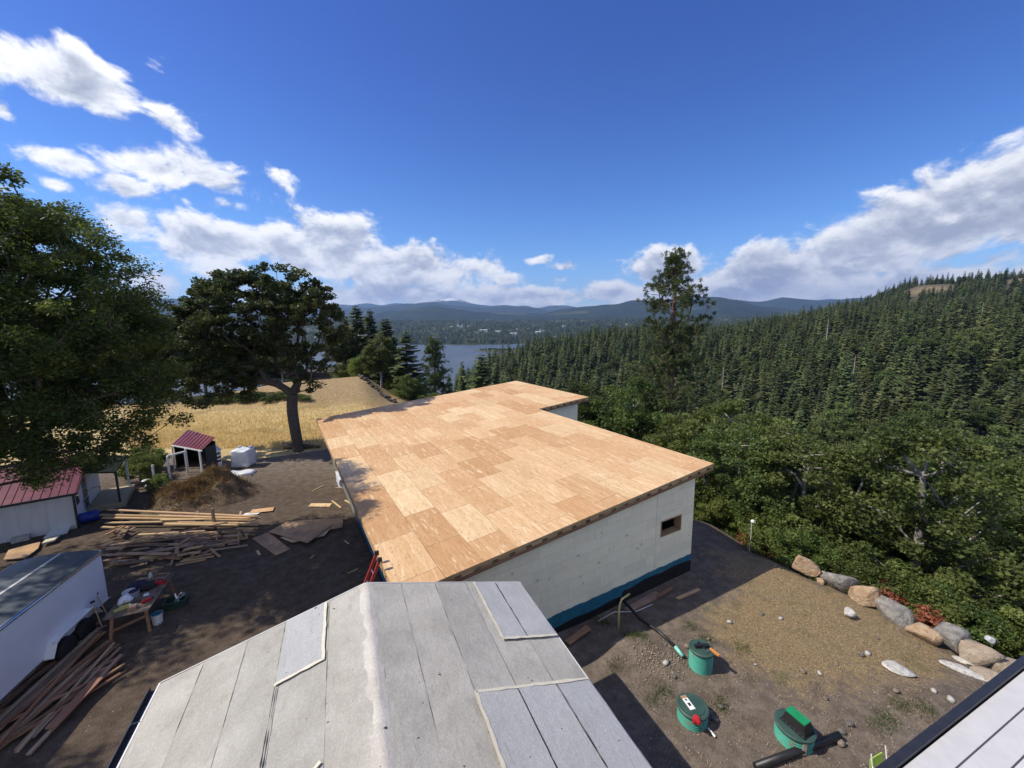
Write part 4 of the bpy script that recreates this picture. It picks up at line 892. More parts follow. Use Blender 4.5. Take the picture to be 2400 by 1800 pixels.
def tape(side, p0, p1, w=.07):
    def P(s, t): return (side*(s*math.cos(S3)+.044*math.sin(S3)), -t, RIDGE-s*math.sin(S3)+.046*math.cos(S3))
    (sa, ta), (sb, tb) = p0, p1; dx, dy = sb-sa, tb-ta; L = math.hypot(dx, dy); nx_, ny_ = -dy/L*w/2, dx/L*w/2; mb = MB(); n = max(2, int(L/.15))
    vs = []
    for i in range(n+1):
        f = i/n; j1, j2 = random.uniform(.6, 1.25), random.uniform(.6, 1.25)
        vs.append(P(sa+dx*f+nx_*j1, ta+dy*f+ny_*j1)); vs.append(P(sa+dx*f-nx_*j2, ta+dy*f-ny_*j2))
    mb.add(vs, [(2*i, 2*i+1, 2*i+3, 2*i+2) for i in range(n)]); mb.build('seam_tape', TAPE, groof)
for a in ((1, (2.84, .03), (2.84, 2.22)), (1, (2.8, 2.23), (4.28, 2.23)), (1, (1.74, 3.52), (4.27, 3.54)), (1, (1.74, 3.5), (1.74, LEN)), (-1, (.93, .06), (.93, 1.83)), (-1, (.9, 1.84), (1.82, 1.83)), (-1, (.9, 3.9), (1.5, 4.3))): tape(*a)
TEAR = mat('torn seam', (.03, .028, .026), (.06, .055, .05), 6, .9)
for side, s, t0, t1, w in ((-1, 1.80, 1.9, 8.4, .035), (-1, 1.81, .1, 1.8, .015), (1, 2.60, 3.6, 8.4, .016), (1, 3.475, 3.6, 8.4, .022), (1, 3.48, .1, 2.1, .016)):
    def P(s_, t): return (side*(s_*math.cos(S3)+.046*math.sin(S3)), -t, RIDGE-s_*math.sin(S3)+.046*math.cos(S3))
    n = int((t1-t0)/.12); vs = []
    for i in range(n+1):
        t = t0+(t1-t0)*i/n; ww_ = w*max(.12, random.gauss(.6, .5)); vs += [P(s-ww_/2+random.uniform(-.005, .005), t), P(s+ww_/2, t)]
    MB().add(vs, [(2*i, 2*i+1, 2*i+3, 2*i+2) for i in range(n)]).build('torn_edge', TEAR, groof)
# ridge roll
rr_ = MB(); n = 36
vs = []
for j in range(n+1):
    t = .01+(LEN-.02)*j/n
    for i, (x, dz) in enumerate(((-.17, -.024), (-.07, -.014), (0, -.006), (.07, -.014), (.17, -.024))):
        vs.append((x+random.uniform(-.012, .012), -t, RIDGE-abs(x)*math.tan(S3)+.03+dz+random.uniform(-.006, .006)))
for j in range(n):
    for i in range(4):
        a = j*5+i; rr_.f.append((a, a+5, a+6, a+1))
rr_.v = vs; rr_.build('ridge_cap', felt_mat('pale ridge felt', (.56, .54, .50), (.70, .685, .65), (.5, .48, .44)), groof, smooth=True)
for s in (-1, 1):                              # drip edges on the far gable and the eaves
    MB().bar((0, .03, RIDGE-.055), (s*HW, .03, ez-.055), .03, .10).build('drip_edge', SIDING, gh)
    MB().bar((s*(HW+.02), .02, ez-.05), (s*(HW+.02), -LEN, ez-.05), .03, .09).build('drip_edge', SIDING if s > 0 else WHITE, gh)
gt = MB()                                      # gutter on the yard side
prof = [(-.13, .0), (-.13, -.10), (-.02, -.12), (0, -.02)]
for j, t in enumerate((0, LEN)):
    for x, z in prof: gt.v.append((-HW-.04+x, -t, ez-.02+z))
gt.f = [(i, i+1, i+5, i+4) for i in range(3)]; gut = gt.build('gutter', DARKM, gh)
MB().bar((-HW-.175, 0, ez-.02), (-HW-.175, -LEN, ez-.02), .014, .02).build('gutter_lip', STEEL, gut)
for k in range(7): MB().bar((-HW-.18, -.9-k*1.2, ez-.005), (-HW-.02, -.9-k*1.2, ez-.005), .02, .012).build('gutter_bracket', STEEL, gut)
# upper storey the picture was taken from: pale plank deck with a black rim
DECKC = mat('pale deck board', (.50, .49, .48), (.55, .54, .53), 9, .8, .12, 60, rnd=.05)
up = thing('upper_storey', 'upper floor with pale plank deck edged in black', 'building', (-3.65, 9.08, 0), R(23.0))
DE, DZ = -8.69, 7.9
MB().box((2.2, DE-2.6, (DZ-.25)/2), (13.6, 5.0, DZ-.25)).build('wall', SIDING, up)
MB().box((2.2, DE-2.58, DZ-.15), (14., 5.2, .16)).build('deck_frame', SIDING, up)
MB().box((2.2, DE-.025, DZ-.07), (14., .05, .16)).build('edge_trim', mat('black trim', (.02, .021, .025), (.03, .031, .035), 12, .35), up)
for k in range(34):
    y = DE-.055-.14*k-.069; link('deck_board', box_mesh('deck_board', (14., .130, .03), DECKC), up, (2.2, y, DZ-.035))

# ------------------------------------------------------------------ things in the yard
import bmesh
def ico(sub=2):
    bm = bmesh.new(); bmesh.ops.create_icosphere(bm, subdivisions=sub, radius=1.); v = np.array([p.co[:] for p in bm.verts]); f = np.array([[q.index for q in p.verts] for p in bm.faces]); bm.free(); return v, f
ICO3, ICO1 = ico(3), ico(1)
def rock_mesh(seed, size, mt, cuts=13, sub=ICO3):
    g_ = np.random.default_rng(seed); v = sub[0].copy()
    for _ in range(cuts):
        nrm = g_.normal(size=3); nrm /= np.linalg.norm(nrm); d = g_.uniform(.40, .72); v -= np.maximum(0, v@nrm-d)[:, None]*nrm
    for f_, a_ in ((2.2, .03), (6., .016), (13., .012)):
        ph = g_.uniform(0, 6, 3); v *= (1+a_*np.sin(v@g_.normal(size=3)*f_+ph[0])+a_*np.sin(v@g_.normal(size=3)*f_*1.4+ph[1]))[:, None]
    v /= np.abs(v).max(0); v *= np.array(size)/2; v[:, 2] += size[2]*.36
    return np_mesh('boulder', v, sub[1], mt, False)
STONEG = mat('grey stone', (.16, .148, .13), (.31, .29, .265), 4.5, .9, 1., 5, bdist=.12, spots=(9, .64, (.16, .15, .14)))
STONET = mat('tan stone', (.30, .19, .11), (.47, .35, .235), 4.5, .9, 1., 5, bdist=.12, spots=(6, .62, (.36, .24, .14)))
STONEB = mat('brown stone', (.30, .23, .16), (.40, .33, .26), 2.5, .9, 1., 5, bdist=.12, spots=(7, .64, (.22, .18, .14)))
CONC = mat('broken concrete', (.36, .34, .30), (.58, .56, .51), 7, .9, .8, 22, spots=(14, .60, (.2, .19, .17)))
def on(px, py, z=0.): p = G(px, py, z); return (p[0], p[1], gz(p[0], p[1])[0])
BL = [(1889, 1346, (1.05, .9, 1.02), STONET, 'tall tan boulder, first of the row beside the wall shadow'), (1931, 1345, (.5, .6, .6), STONEB, 'small upright brown rock wedged behind the first tan boulder'),
      (1921, 1361, (.36, .33, .28), STONET, 'little tan rock at the foot of the first boulder'), (1963, 1378, (1.2, .9, .85), STONEG, 'grey flat faced boulder, second of the large row'),
      (2024, 1408, (.98, .8, 1.05), STONET, 'tall pale tan boulder between two grey ones'), (2063, 1386, (.7, .7, .5), STONEG, 'dark grey rock set back behind the pale tan boulder'), (2103, 1446, (1.5, 1.0, .85), STONEG, 'largest long grey boulder in the middle of the row'),
      (2163, 1480, (1.1, .9, .85), STONET, 'rounded orange tan boulder after the long grey one'), (2228, 1503, (1.0, 1.0, 1.05), STONEG, 'leaning grey brown boulder with a split face'),
      (2288, 1532, (1.2, 1.0, .95), STONEB, 'smooth domed tan brown boulder near the plank deck'), (2362, 1560, (1.35, 1.0, .75), STONEB, 'low brown grey boulder at the right end of the row'), (2330, 1580, (1.0, .7, .3), STONEB, 'flat brown ledge rock beside the white slabs')]
for i, (px, py, sz, mt, lb) in enumerate(BL):
    x, y, z = on(px, py); d = math.hypot(x, y); x, y = x+x/d*sz[1]*.35, y+y/d*sz[1]*.35
    tag(link('boulder', rock_mesh(300+i, sz, mt), None, (x, y, z-.06), (0, 0, -.75+random.uniform(-.3, .3))), lb, 'boulder', 'boulders along the yard edge')
for i, (px, py, sz, rz_, lb) in enumerate(((2270, 1555, (1.35, .42, .14), -.50, 'long white concrete slab lying before the brown boulder'), (2285, 1532, (1.0, .34, .12), -.42, 'shorter white concrete slab tucked behind the long one'), (2115, 1570, (1.05, .62, .16), -.3, 'half buried broken concrete slab in the dry grass'))):
    x, y, z = on(px, py); tag(link('concrete_slab', rock_mesh(330+i, sz, CONC, 5), None, (x, y, z), (.06, .10, rz_)), lb, 'slab')
x, y, z = on(1994, 1440); tag(link('boulder', rock_mesh(340, (.48, .42, .40), CONC), None, (x, y, z), (0, 0, 1)), 'pale rough rock standing alone in the straw', 'rock')
STONES = [rock_mesh(350+i, (1, .8, .55), (CONC, STONEG, STONEB)[i % 3], 6, ICO1) for i in range(6)]
n = 0
for (px, py) in [(1675, 1690), (1960, 1557), (2035, 1530), (2020, 1535), (1935, 1640), (2190, 1620), (2250, 1690), (2155, 1680), (1830, 1450), (1785, 1440), (1660, 1500), (1922, 1580), (1990, 1700), (1880, 1575), (2230, 1640), (1975, 1720), (2100, 1620), (1710, 1460), (1690, 1660), (1970, 1745), (1770, 1560), (2060, 1490), (1610, 1520), (1560, 1560), (1580, 1590)]:
    x, y, z = on(px, py); s = random.uniform(.12, .27); n += 1
    tag(link('stone', STONES[n % 6], None, (x, y, z), (0, 0, random.uniform(0, 6)), (s, s, s)), 'fist sized pale stone lying on the dry yard', 'stone', 'stones scattered over the dry yard')

# septic risers
TEAL = mat('teal plastic', (.055, .31, .235), (.08, .38, .295), 2, .6, spots=(5, .58, (.16, .24, .18)))
LIDG = mat('dark green plastic', (.025, .065, .05), (.045, .09, .072), 3, .55, spots=(8, .66, (.1, .12, .1)))
GREEN = mat('green lid plastic', (.01, .22, .08), (.015, .27, .10), 2, .45)
RED = mat('red plastic', (.45, .015, .02), (.5, .02, .03), 2, .4); ORANGE = mat('orange plastic', (.62, .24, .06), (.68, .30, .09), 3, .5)
TEALP = mat('pale teal pipe', (.22, .58, .50), (.26, .62, .54), 2, .45)
def riser(px, py, r, h, label, lid=True):
    p = G(px, py); d = math.hypot(p[0], p[1]); x, y = p[0]+p[0]/d*r, p[1]+p[1]/d*r; z = gz(x, y)[0]
    t = thing('septic_riser', label, 'riser', (x, y, z))
    prof = [(r*.97, -.25)]; nr = max(5, int(h/.052))
    for k in range(nr):
        zz = h*k/nr; prof += [(r*1.0, zz), (r*1.0, zz+h/nr*.45), (r*.955, zz+h/nr*.55), (r*.955, zz+h/nr*.95)]
    MB().lathe(prof+[(r, h)], 40).build('barrel', TEAL, t)
    if lid: MB().lathe([(r*1.05, h-.01), (r*1.06, h+.045), (r*.98, h+.065), (r*.80, h+.06), (r*.78, h+.075), (.02, h+.08)], 40).build('lid', LIDG, t)
    return t, x, y, z
t, x, y, z = riser(1640, 1582, .345, .60, 'tall ribbed teal septic riser with tools lying on its lid')
tt = thing('caulking_gun', 'black pistol tool lying on the tall riser lid', 'tool', (x, y, z+.685), .2)
MB().bar((-.22, .02, .05), (.2, -.06, .05), .09, .09).build('body', BLACK, tt); MB().bar((-.05, .12, .05), (.02, -.12, .04), .07, .07).build('handle', BLACK, tt); MB().tube([(-.02, -.12, .03), (.02, -.22, .02), (.08, -.2, .02), (.06, -.1, .03)], .012, 6).build('ring', STEEL, tt)
tag(MB().bar((x+.20, y-.12, z+.73), (x+.36, y-.36, z+.70), .07, .05).build('wood_wedge', ORANGE), 'small orange wood wedge hanging over the tall riser edge', 'wedge')
t, x, y, z = riser(1620, 1712, .385, .34, 'low teal septic riser with a red item at its rim')
bt = thing('instruction_card', 'white card and cardboard lying on the low riser lid', 'card', (x-.1, y+.02, z+.425), .25)
MB().box((0, 0, .006), (.16, .34, .01)).build('card', WHITE, bt); MB().box((0, .2, .004), (.17, .12, .008)).build('cardboard', mat('cardboard', (.36, .22, .12)), bt); MB().box((0, .12, .014), (.05, .05, .004)).build('mark', BLACK, bt); MB().box((.0, -.02, .014), (.07, .09, .004)).build('mark', BLACK, bt)
rt = thing('red_valve', 'red plastic valve hanging at the low riser rim', 'valve', (x-.08, y-.36, z+.37), .2)
MB().lathe([(.06, -.2), (.085, -.16), (.09, .06), (.07, .10), (.02, .11)], 16).build('body', RED, rt, None, (.5, 0, 0)); MB().lathe([(.05, 0), (.055, .05), (.03, .06)], 12).build('cap', RED, rt, (0, -.1, .02), (1.2, 0, 0))
tag(MB().tube([(x+.28, y-.34, z+.06), (x+.36, y-.55, z+.05)], .028, 8).build('pipe_stub', WHITE), 'short white pipe stub on the ground beside the low riser', 'pipe')
t, x, y, z = riser(1856, 1764, .43, .36, 'wide ribbed teal septic riser under a green lidded box', False)
MB().lathe([(.445, .34), (.455, .39), (.41, .41), (.02, .41)], 40).build('lid', LIDG, t); MB().box((-.04, -.432, .17), (.10, .012, .32)).build('label_strip', mat('worn label', (.55, .42, .32), (.62, .5, .4), 8), t)
vb = thing('valve_box', 'black tapered box with bright green lid on the wide riser', 'box', (x+.02, y-.04, z+.412), -1.146)
mb = MB(); a_, b_ = (.29, .19), (.23, .12)
mb.add([(-a_[0], -a_[1], 0), (a_[0], -a_[1], 0), (a_[0], a_[1], 0), (-a_[0], a_[1], 0), (-b_[0], -b_[1], .28), (b_[0], -b_[1], .28), (b_[0], b_[1], .28), (-b_[0], b_[1], .28)], [(3, 2, 1, 0), (4, 5, 6, 7), (0, 1, 5, 4), (1, 2, 6, 5), (2, 3, 7, 6), (3, 0, 4, 7)]).build('box', BLACK, vb)
MB().box((0, 0, .30), (.47, .25, .035)).build('lid', GREEN, vb); MB().box((0, 0, .01), (.62, .42, .02)).build('flange', BLACK, vb)
for k in range(6): MB().lathe([(.012, 0), (.012, .015), (.004, .018)], 8).build('bolt', STEEL, vb, (-.25+.10*k, -.195, .02))
# pipes
def gp(px, py, h=0.): a = on(px, py); return (a[0], a[1], a[2]+h)
tag(MB().tube([gp(1452, 1404, .25), gp(1500, 1452, .12), gp(1540, 1492, .14), gp(1583, 1529, .10)], .052, 10).build('drain_pipe', BLACK, smooth=True), 'black drain pipe running from the wall to the tall riser', 'pipe')
tag(MB().tube([gp(1582, 1529, .11), gp(1600, 1547, .10)], .060, 12).build('drain_pipe', TEALP, smooth=True), 'short pale teal pipe joining the tall riser', 'pipe')
tag(MB().tube([gp(1770, 1806, .10), gp(1966, 1734, .12)], .088, 14).build('drain_pipe', BLACK, smooth=True), 'thick black pipe lying across the wide riser', 'pipe')
yb = gp(1449, 1483); tag(MB().tube([(yb[0], yb[1], yb[2]-.1), (yb[0], yb[1], yb[2]+.85), (yb[0]+.03, yb[1]+.05, yb[2]+1.05), (yb[0]+.14, yb[1]+.2, yb[2]+1.16), (yb[0]+.5, yb[1]+.5, yb[2]+1.14)], .032, 10).build('gas_riser', mat('yellow pipe', (.50, .46, .16), (.56, .52, .22), 3, .5), smooth=True), 'bent yellow pipe standing by the blue banded wall', 'pipe')
tag(MB().tube([gp(1402, 1445, .03), gp(1440, 1425, .04), gp(1490, 1425, .04), gp(1530, 1408, .03)], .014, 6).build('hose', WHITE, smooth=True), 'thin pale hose on the ground along the new wall', 'hose')

# boards
def bd(a, b, w, h, mt, label, group=None, name='board', cat='board', up=(0, 0, 1)):
    c = [(p+q)/2 for p, q in zip(a, b)]; dv = Vector([q-p for p, q in zip(a, b)]); L = dv.length
    o = link(name, box_mesh(name, (round(L, 2), w, h), mt), None, c); o.rotation_euler = dv.to_track_quat('X', 'Z').to_euler(); return tag(o, label, cat, group)
def gb(px, py, h): p = G(px, py, h); return (p[0], p[1], h+(gz(p[0], p[1])[0]))
bd(gb(1587, 1397, .05), gb(1639, 1374, .05), .14, .04, LUM, 'tan board lying in the wall shadow, further from the wall')
bd(gb(1542, 1386, .10), gb(1576, 1365, .14), .14, .04, LUMR, 'reddish board end sticking out beside the black wall foot')
bd(gb(1330, 1500, .10), gb(1380, 1457, .16), .24, .03, LUMR, 'short wide plank leaning by the corner of the grey roof')
bd(gb(1470, 1418, .05), gb(1545, 1378, .05), .3, .05, LUMOLD, 'weathered form plank lying along the wall foot')
P4 = lambda x, y: (150+x*.31646, 1000+y*.31646)
BB = [(325,615,.60,1440,664,.55,.14,.05,LUM,'uppermost long board of the tidy stack beside the dirt mound'), (270,652,.50,1180,672,.50,.16,.06,LUM,None), (290,672,.42,1420,688,.42,.2,.06,LUM,None), (310,712,.32,905,702,.34,.14,.06,LUMY,'pale board along the near left side of the tidy stack'),
      (715,692,.44,1455,676,.42,.14,.05,LUMY,None), (745,724,.34,1300,724,.32,.2,.08,LUMY,'thick yellow timber at the front of the tidy stack'), (700,660,.5,1380,676,.5,.14,.05,LUM,None), (840,712,.36,1430,716,.36,.16,.06,LUM,None), (1300,722,.3,1440,724,.3,.14,.06,LUMY,None),
      (850,782,.35,1212,704,.55,.09,.05,LUMOLD,'grey board lying slantwise over the tidy stack'), (550,802,.22,905,786,.25,.12,.04,LUMY,None), (905,796,.22,1400,764,.25,.16,.06,LUM,None), (890,836,.16,1365,800,.18,.2,.08,LUMY,'thick yellow beam in front of the slanting grey board'), (300,884,.14,880,822,.2,.14,.04,LUMOLD,None),
      (1000,848,.15,1155,962,.05,.10,.05,LUM,'board slanting down beside the sawhorse'), (1040,850,.2,1130,945,.06,.1,.05,LUM,None), (860,1000,.04,1110,960,.05,.10,.04,LUM,None), (830,1025,.03,1050,985,.05,.10,.04,LUM,None), (880,985,.05,1100,938,.06,.10,.04,LUM,None),
      (560,985,.09,700,952,.09,.32,.14,LUMY,'short yellow timber block at the front of the messy pile'), (705,975,.09,785,935,.09,.3,.14,LUMY,'second yellow timber block, right of the first'), (790,1030,.02,835,880,.2,.09,.04,LUMOLD,'board standing out towards the yard from the messy pile')]
for (xa, ya, za, xb, yb_, zb, w, h, mt, lb) in BB:
    bd(gb(*P4(xa, ya), za), gb(*P4(xb, yb_), zb), w, h, mt, lb or 'long tan board in the tidy stack beside the dirt mound', None if lb else 'boards of the tidy stack')
g5 = np.random.default_rng(55)
for k in range(64):                            # the messy pile in front
    cx, cy = g5.uniform(330, 1300), 0; cy = g5.uniform(800, 1000) if cx < 800 else g5.uniform(780, 900)
    if cx < 560: cy = g5.uniform(860, 1040)
    a = g5.normal(-.14, .16); L = g5.uniform(120, 420)*(1 if k % 3 else .6); h = g5.uniform(.04, .26); dx, dy = math.cos(a)*L/2, math.sin(a)*L/2*.6
    bd(gb(*P4(cx-dx, cy-dy), h), gb(*P4(cx+dx, cy+dy), max(.04, h+g5.normal(0, .05))), g5.choice([.09, .14, .19]), .04, [LUMOLD, LUMR, LUM, LUMOLD][k % 4], 'weathered board in the messy timber pile behind the trailer', 'boards of the messy pile')
for k in range(34):                            # offcuts
    cx, cy = (g5.uniform(820, 1120), g5.uniform(850, 940)) if k < 20 else (g5.uniform(330, 470), g5.uniform(740, 800)); p = gb(*P4(cx, cy), g5.uniform(.06, .34)); a = g5.uniform(0, 3.14); L = g5.uniform(.15, .4)
    bd((p[0]-L*math.cos(a), p[1]-L*math.sin(a), p[2]), (p[0]+L*math.cos(a), p[1]+L*math.sin(a), p[2]+g5.normal(0, .08)), .14, .05, [LUMR, LUM, LUMOLD][k % 3], 'short offcut heaped with the messy timber', 'offcuts in the messy pile', 'offcut', 'offcut')
a = gb(*P4(1120, 755), 0); bd((a[0], a[1], 0), (a[0]-.03, a[1], 1.15), .11, .11, LUMOLD, 'upright timber post holding the tidy stack', name='post', cat='post')
for px in (420, 980, 1300):                    # bearers under the tidy stack
    a, b = gb(*P4(px, 700), .15), gb(*P4(px+12, 640), .2); bd(a, b, .12, .3, LUMOLD, 'bearer timber under the tidy stack', 'bearers under the tidy stack', 'bearer', 'timber')
# the long boards beside the trailer
for k in range(28):
    f = k/27; pa = (285-70*f+g5.normal(0, 10), 1462+65*(1-f)+g5.normal(0, 12)) if k % 3 else (270+g5.normal(0, 12), 1545+g5.normal(0, 20)); pb = (70-190*f+g5.normal(0, 14), 1740-5*f+g5.normal(0, 18))
    z = .08+.22*(1-abs(2*f-1))*g5.uniform(.3, 1)
    bd(gb(pa[0], pa[1], z), gb(pb[0], pb[1], z*.6+.03), g5.choice([.07, .09, .14]), .04, [LUMR, LUMOLD, LUMR][k % 3], 'long reddish board in the bundle lying beside the trailer', 'long boards beside the trailer')
bd(gb(232, 1590, .30), gb(118, 1708, .22), .26, .04, LUMR, 'wide reddish plank on top of the bundle beside the trailer')
bd(gb(285, 1535, .22), gb(66, 1770, .10), .10, .05, LUMOLD, 'grey board sticking out furthest from the bundle beside the trailer')
# plywood and scraps on the ground
def sheet(pix, z, th, mt, label, name='plywood_sheet', cat='plywood', group=None):
    P = [G(px, py, z) for px, py in pix]; c = np.mean(P, 0); o = MB().slab([(p[0]-c[0], p[1]-c[1]) for p in P][::-1], 0, th).build(name, mt, None, (c[0], c[1], z+gz(c[0], c[1])[0]))
    o.rotation_euler = (random.uniform(-.01, .01), random.uniform(-.01, .01), 0); return tag(o, label, cat, group)
sheet([P4(1650, 705), P4(2070, 678), P4(2062, 748), P4(1960, 765), P4(1700, 760)], .10, .018, PLYD, 'grey weathered plywood sheet furthest back in the stack on the yard')
sheet([P4(1600, 820), P4(1950, 765), P4(1980, 745), P4(1930, 810), P4(1690, 860)], .14, .018, PLYD, 'plywood offcut peeping from under the large sheet', 'plywood_offcut')
sheet([P4(1515, 780), P4(1650, 705), P4(1985, 733), P4(1805, 868)], .19, .018, PLYD, 'large grey weathered plywood sheet on top of the yard stack')
sheet([P4(1395, 828), P4(1518, 783), P4(1676, 910), P4(1568, 955)], .05, .018, PLYD, 'narrow weathered plywood sheet lying in front of the stack')
sheet([P4(1370, 640), P4(1395, 612), P4(1558, 594), P4(1545, 622)], .06, .018, PLY, 'tan plywood strip lying at the foot of the dirt mound', 'plywood_offcut')
sheet([P4(1810, 594), P4(1832, 571), P4(1985, 571), P4(1966, 596)], .03, .018, PLY, 'clean rectangular plywood offcut in the sunny patch', 'plywood_offcut')
sheet([P4(1318, 655), P4(1345, 640), P4(1480, 620), P4(1430, 648)], .03, .02, WHITE, 'thin pale strip lying before the tan plywood strip', 'trim_strip', 'strip')
for i, (a, b, w, lb) in enumerate((((1985, 552), (2050, 602), .09, 'thin tan stick right of the clean plywood offcut'), ((2082, 546), (2150, 585), .12, 'tan board end lying against the new house'), ((1840, 475), (1922, 434), .05, 'thin stick in the sun near the plastic bundle'), ((1825, 975), (1855, 950), .05, 'small white stick alone on the dark yard'), ((2100, 1090), (2175, 1056), .05, 'pale stick on the dark yard near the ladder'), ((2075, 845), (2110, 872), .06, 'pale scrap stick near the house foot'), ((1430, 918), (1450, 948), .1, 'square offcut left of the narrow plywood'), ((2010, 452), (2085, 456), .06, 'thin stick beside the plastic bundle'))):
    bd(gb(*P4(*a), .03), gb(*P4(*b), .03), w, .025, LUMY, lb, None, 'stick', 'stick')
# sawhorse
sx, sy, _ = on(541, 1270); t = thing('sawhorse', 'grey timber sawhorse beside the messy pile', 'sawhorse', (sx, sy, 0), .05)
MB().bar((-.62, 0, .62), (.62, 0, .62), .11, .06).build('beam', LUMOLD, t); MB().bar((-.55, -.24, .22), (.55, -.24, .22), .04, .09).build('stretcher', LUMOLD, t)
for s in (-1, 1):
    for q_ in (-1, 1): MB().bar((s*.5, 0+q_*.05, .6), (s*.55, q_*.30, 0), .09, .05).build('leg', LUMOLD, t)
# dirt mound
mx, my, _ = on(445, 1180); n = 44; vs = []
for j in range(n+1):
    for i in range(n+1):
        u_, v_ = -1+2*i/n, -1+2*j/n; r2 = math.hypot(u_, v_); h = max(0, 1-r2**1.7)*1.3*(1+.32*math.sin(u_*5+v_*3)+.2*math.sin(u_*9-v_*11)+.1*math.sin(u_*17+v_*13))+random.uniform(-.03, .03)*(r2 < 1)
        vs.append((u_*3.2, v_*2.4, h-.08))
me = np_mesh('dirt_mound', np.array(vs), np.array([(j*(n+1)+i, j*(n+1)+i+1, (j+1)*(n+1)+i+1, (j+1)*(n+1)+i) for j in range(n) for i in range(n)]), mat('mound soil', (.075, .052, .034), (.15, .105, .065), 4, .95, .9, 14, spots=(9, .62, (.24, .17, .09))), True)
mound = tag(link('dirt_mound', me, None, (mx+.3, my+1.2, 0), (0, 0, .1)), 'brown dirt mound overgrown with dead weeds', 'mound')
def blades(n_, area, hgt, g_, wid=.03, lean=.5, zf=None):
    """dry grass: n_ thin triangles"""
    p = area(n_, g_); z = (zf or gz)(p[:, 0], p[:, 1]); a = g_.uniform(0, 6.28, n_); h = hgt*g_.uniform(.4, 1.2, n_); w = wid*g_.uniform(.6, 1.4, n_); l = lean*h*g_.uniform(0, 1, n_); b = g_.uniform(0, 6.28, n_)
    base = np.stack([p[:, 0], p[:, 1], z-.01], -1); s = np.stack([np.cos(a)*w/2, np.sin(a)*w/2, 0*a], -1); tip = base+np.stack([np.cos(b)*l, np.sin(b)*l, h], -1)
    V = np.stack([base-s, base+s, tip], 1).reshape(-1, 3); return V, np.arange(3*n_).reshape(-1, 3), np.repeat(g_.uniform(0, 1, n_), 3)
L_STRAW = leaf_mat('straw', (.26, .20, .11), (.44, .35, .20), (.60, .51, .33), .1, .8)
L_GOLD = leaf_mat('golden grass', (.44, .33, .14), (.58, .46, .22), (.68, .57, .33), .3, .7)
L_WEED = leaf_mat('dead weeds', (.11, .068, .032), (.22, .14, .065), (.34, .24, .12), .25, .8)
L_GRN = leaf_mat('green weeds', (.035, .055, .015), (.07, .10, .03), (.12, .15, .05), .3, .7)
def mz(x, y): r2 = np.hypot(x/3.2, y/2.4); return np.maximum(0, 1-r2**1.7)*1.3*(1+.32*np.sin(x/3.2*5+y/2.4*3)+.2*np.sin(x/3.2*9-y/2.4*11)+.1*np.sin(x/3.2*17+y/2.4*13))-.08
V, Q, lv = blades(5200, lambda n_, g_: np.stack([g_.normal(-.6, 1.15, n_), g_.normal(-.3, .9, n_)], -1), .38, g5, .035, 1.1, mz)
tag(link('weeds', np_mesh('weeds', V, Q, L_WEED, False, dict(lv=lv)), mound), kind='stuff')
# field grass, straw and green tufts
def area_field(n_, g_):
    out = []
    while len(out) < n_:
        px, py = g_.uniform(300, 900), g_.uniform(905, 1052); p = G(px, py); e = 33.2+.12*(p[0]+18)+1.3*math.sin(p[0]*.35)
        if p[1] > e and g_.uniform() < (62-p[1])/16. and math.degrees(math.atan2(p[0], p[1])) < -13: out.append((p[0], p[1]))
    return np.array(out)
V, Q, lv = blades(34000, area_field, .34, g5, .045, .8); tag(link('grass', np_mesh('grass', V, Q, L_GOLD, False, dict(lv=lv))), 'golden dry grass of the field behind the oak', kind='stuff')
def area_yard(n_, g_):
    out = []; 
    while len(out) < n_:
        px, py = g_.uniform(1480, 2400), g_.uniform(1230, 1800); p = G(px, py); x, y = p[0], p[1]
        if math.hypot(x, y) > 21.5 or x < 3.6: continue
        dens = .12+.9*math.exp(-((x-11.3)/2.2)**2-((y-12.6)/2.0)**2)+.5*math.exp(-((x-8.2)/1.6)**2-((y-12)/1.5)**2)+.35*math.exp(-((x-11)/2)**2-((y-17)/1.6)**2)
        if g_.uniform() < dens*(.45+.55*math.sin(x*2.3+1.7*math.sin(y*2.1))): out.append((x, y))
    return np.array(out)
V, Q, lv = blades(30000, area_yard, .06, g5, .010, 2.2); tag(link('straw', np_mesh('straw', V, Q, L_STRAW, False, dict(lv=lv))), 'short dry straw scattered over the right yard', kind='stuff')
TUFT = [on(*q)[:2] for q in ((2110, 1650), (2085, 1685), (2060, 1700), (1620, 1470), (1655, 1500), (1480, 1500), (1500, 1505), (1555, 1620), (1690, 1655), (2170, 1660), (1395, 1440), (1420, 1450), (1440, 1560), (1530, 1640), (1740, 1520))]
def area_tuft(n_, g_):
    k = g_.integers(0, len(TUFT), n_); return np.array(TUFT)[k]+g_.normal(0, .16, (n_, 2))
V, Q, lv = blades(3600, area_tuft, .12, g5, .014, .9); tag(link('weeds', np_mesh('weeds', V, Q, L_GRN, False, dict(lv=lv))), 'green weed tufts dotted over the right yard', kind='stuff')
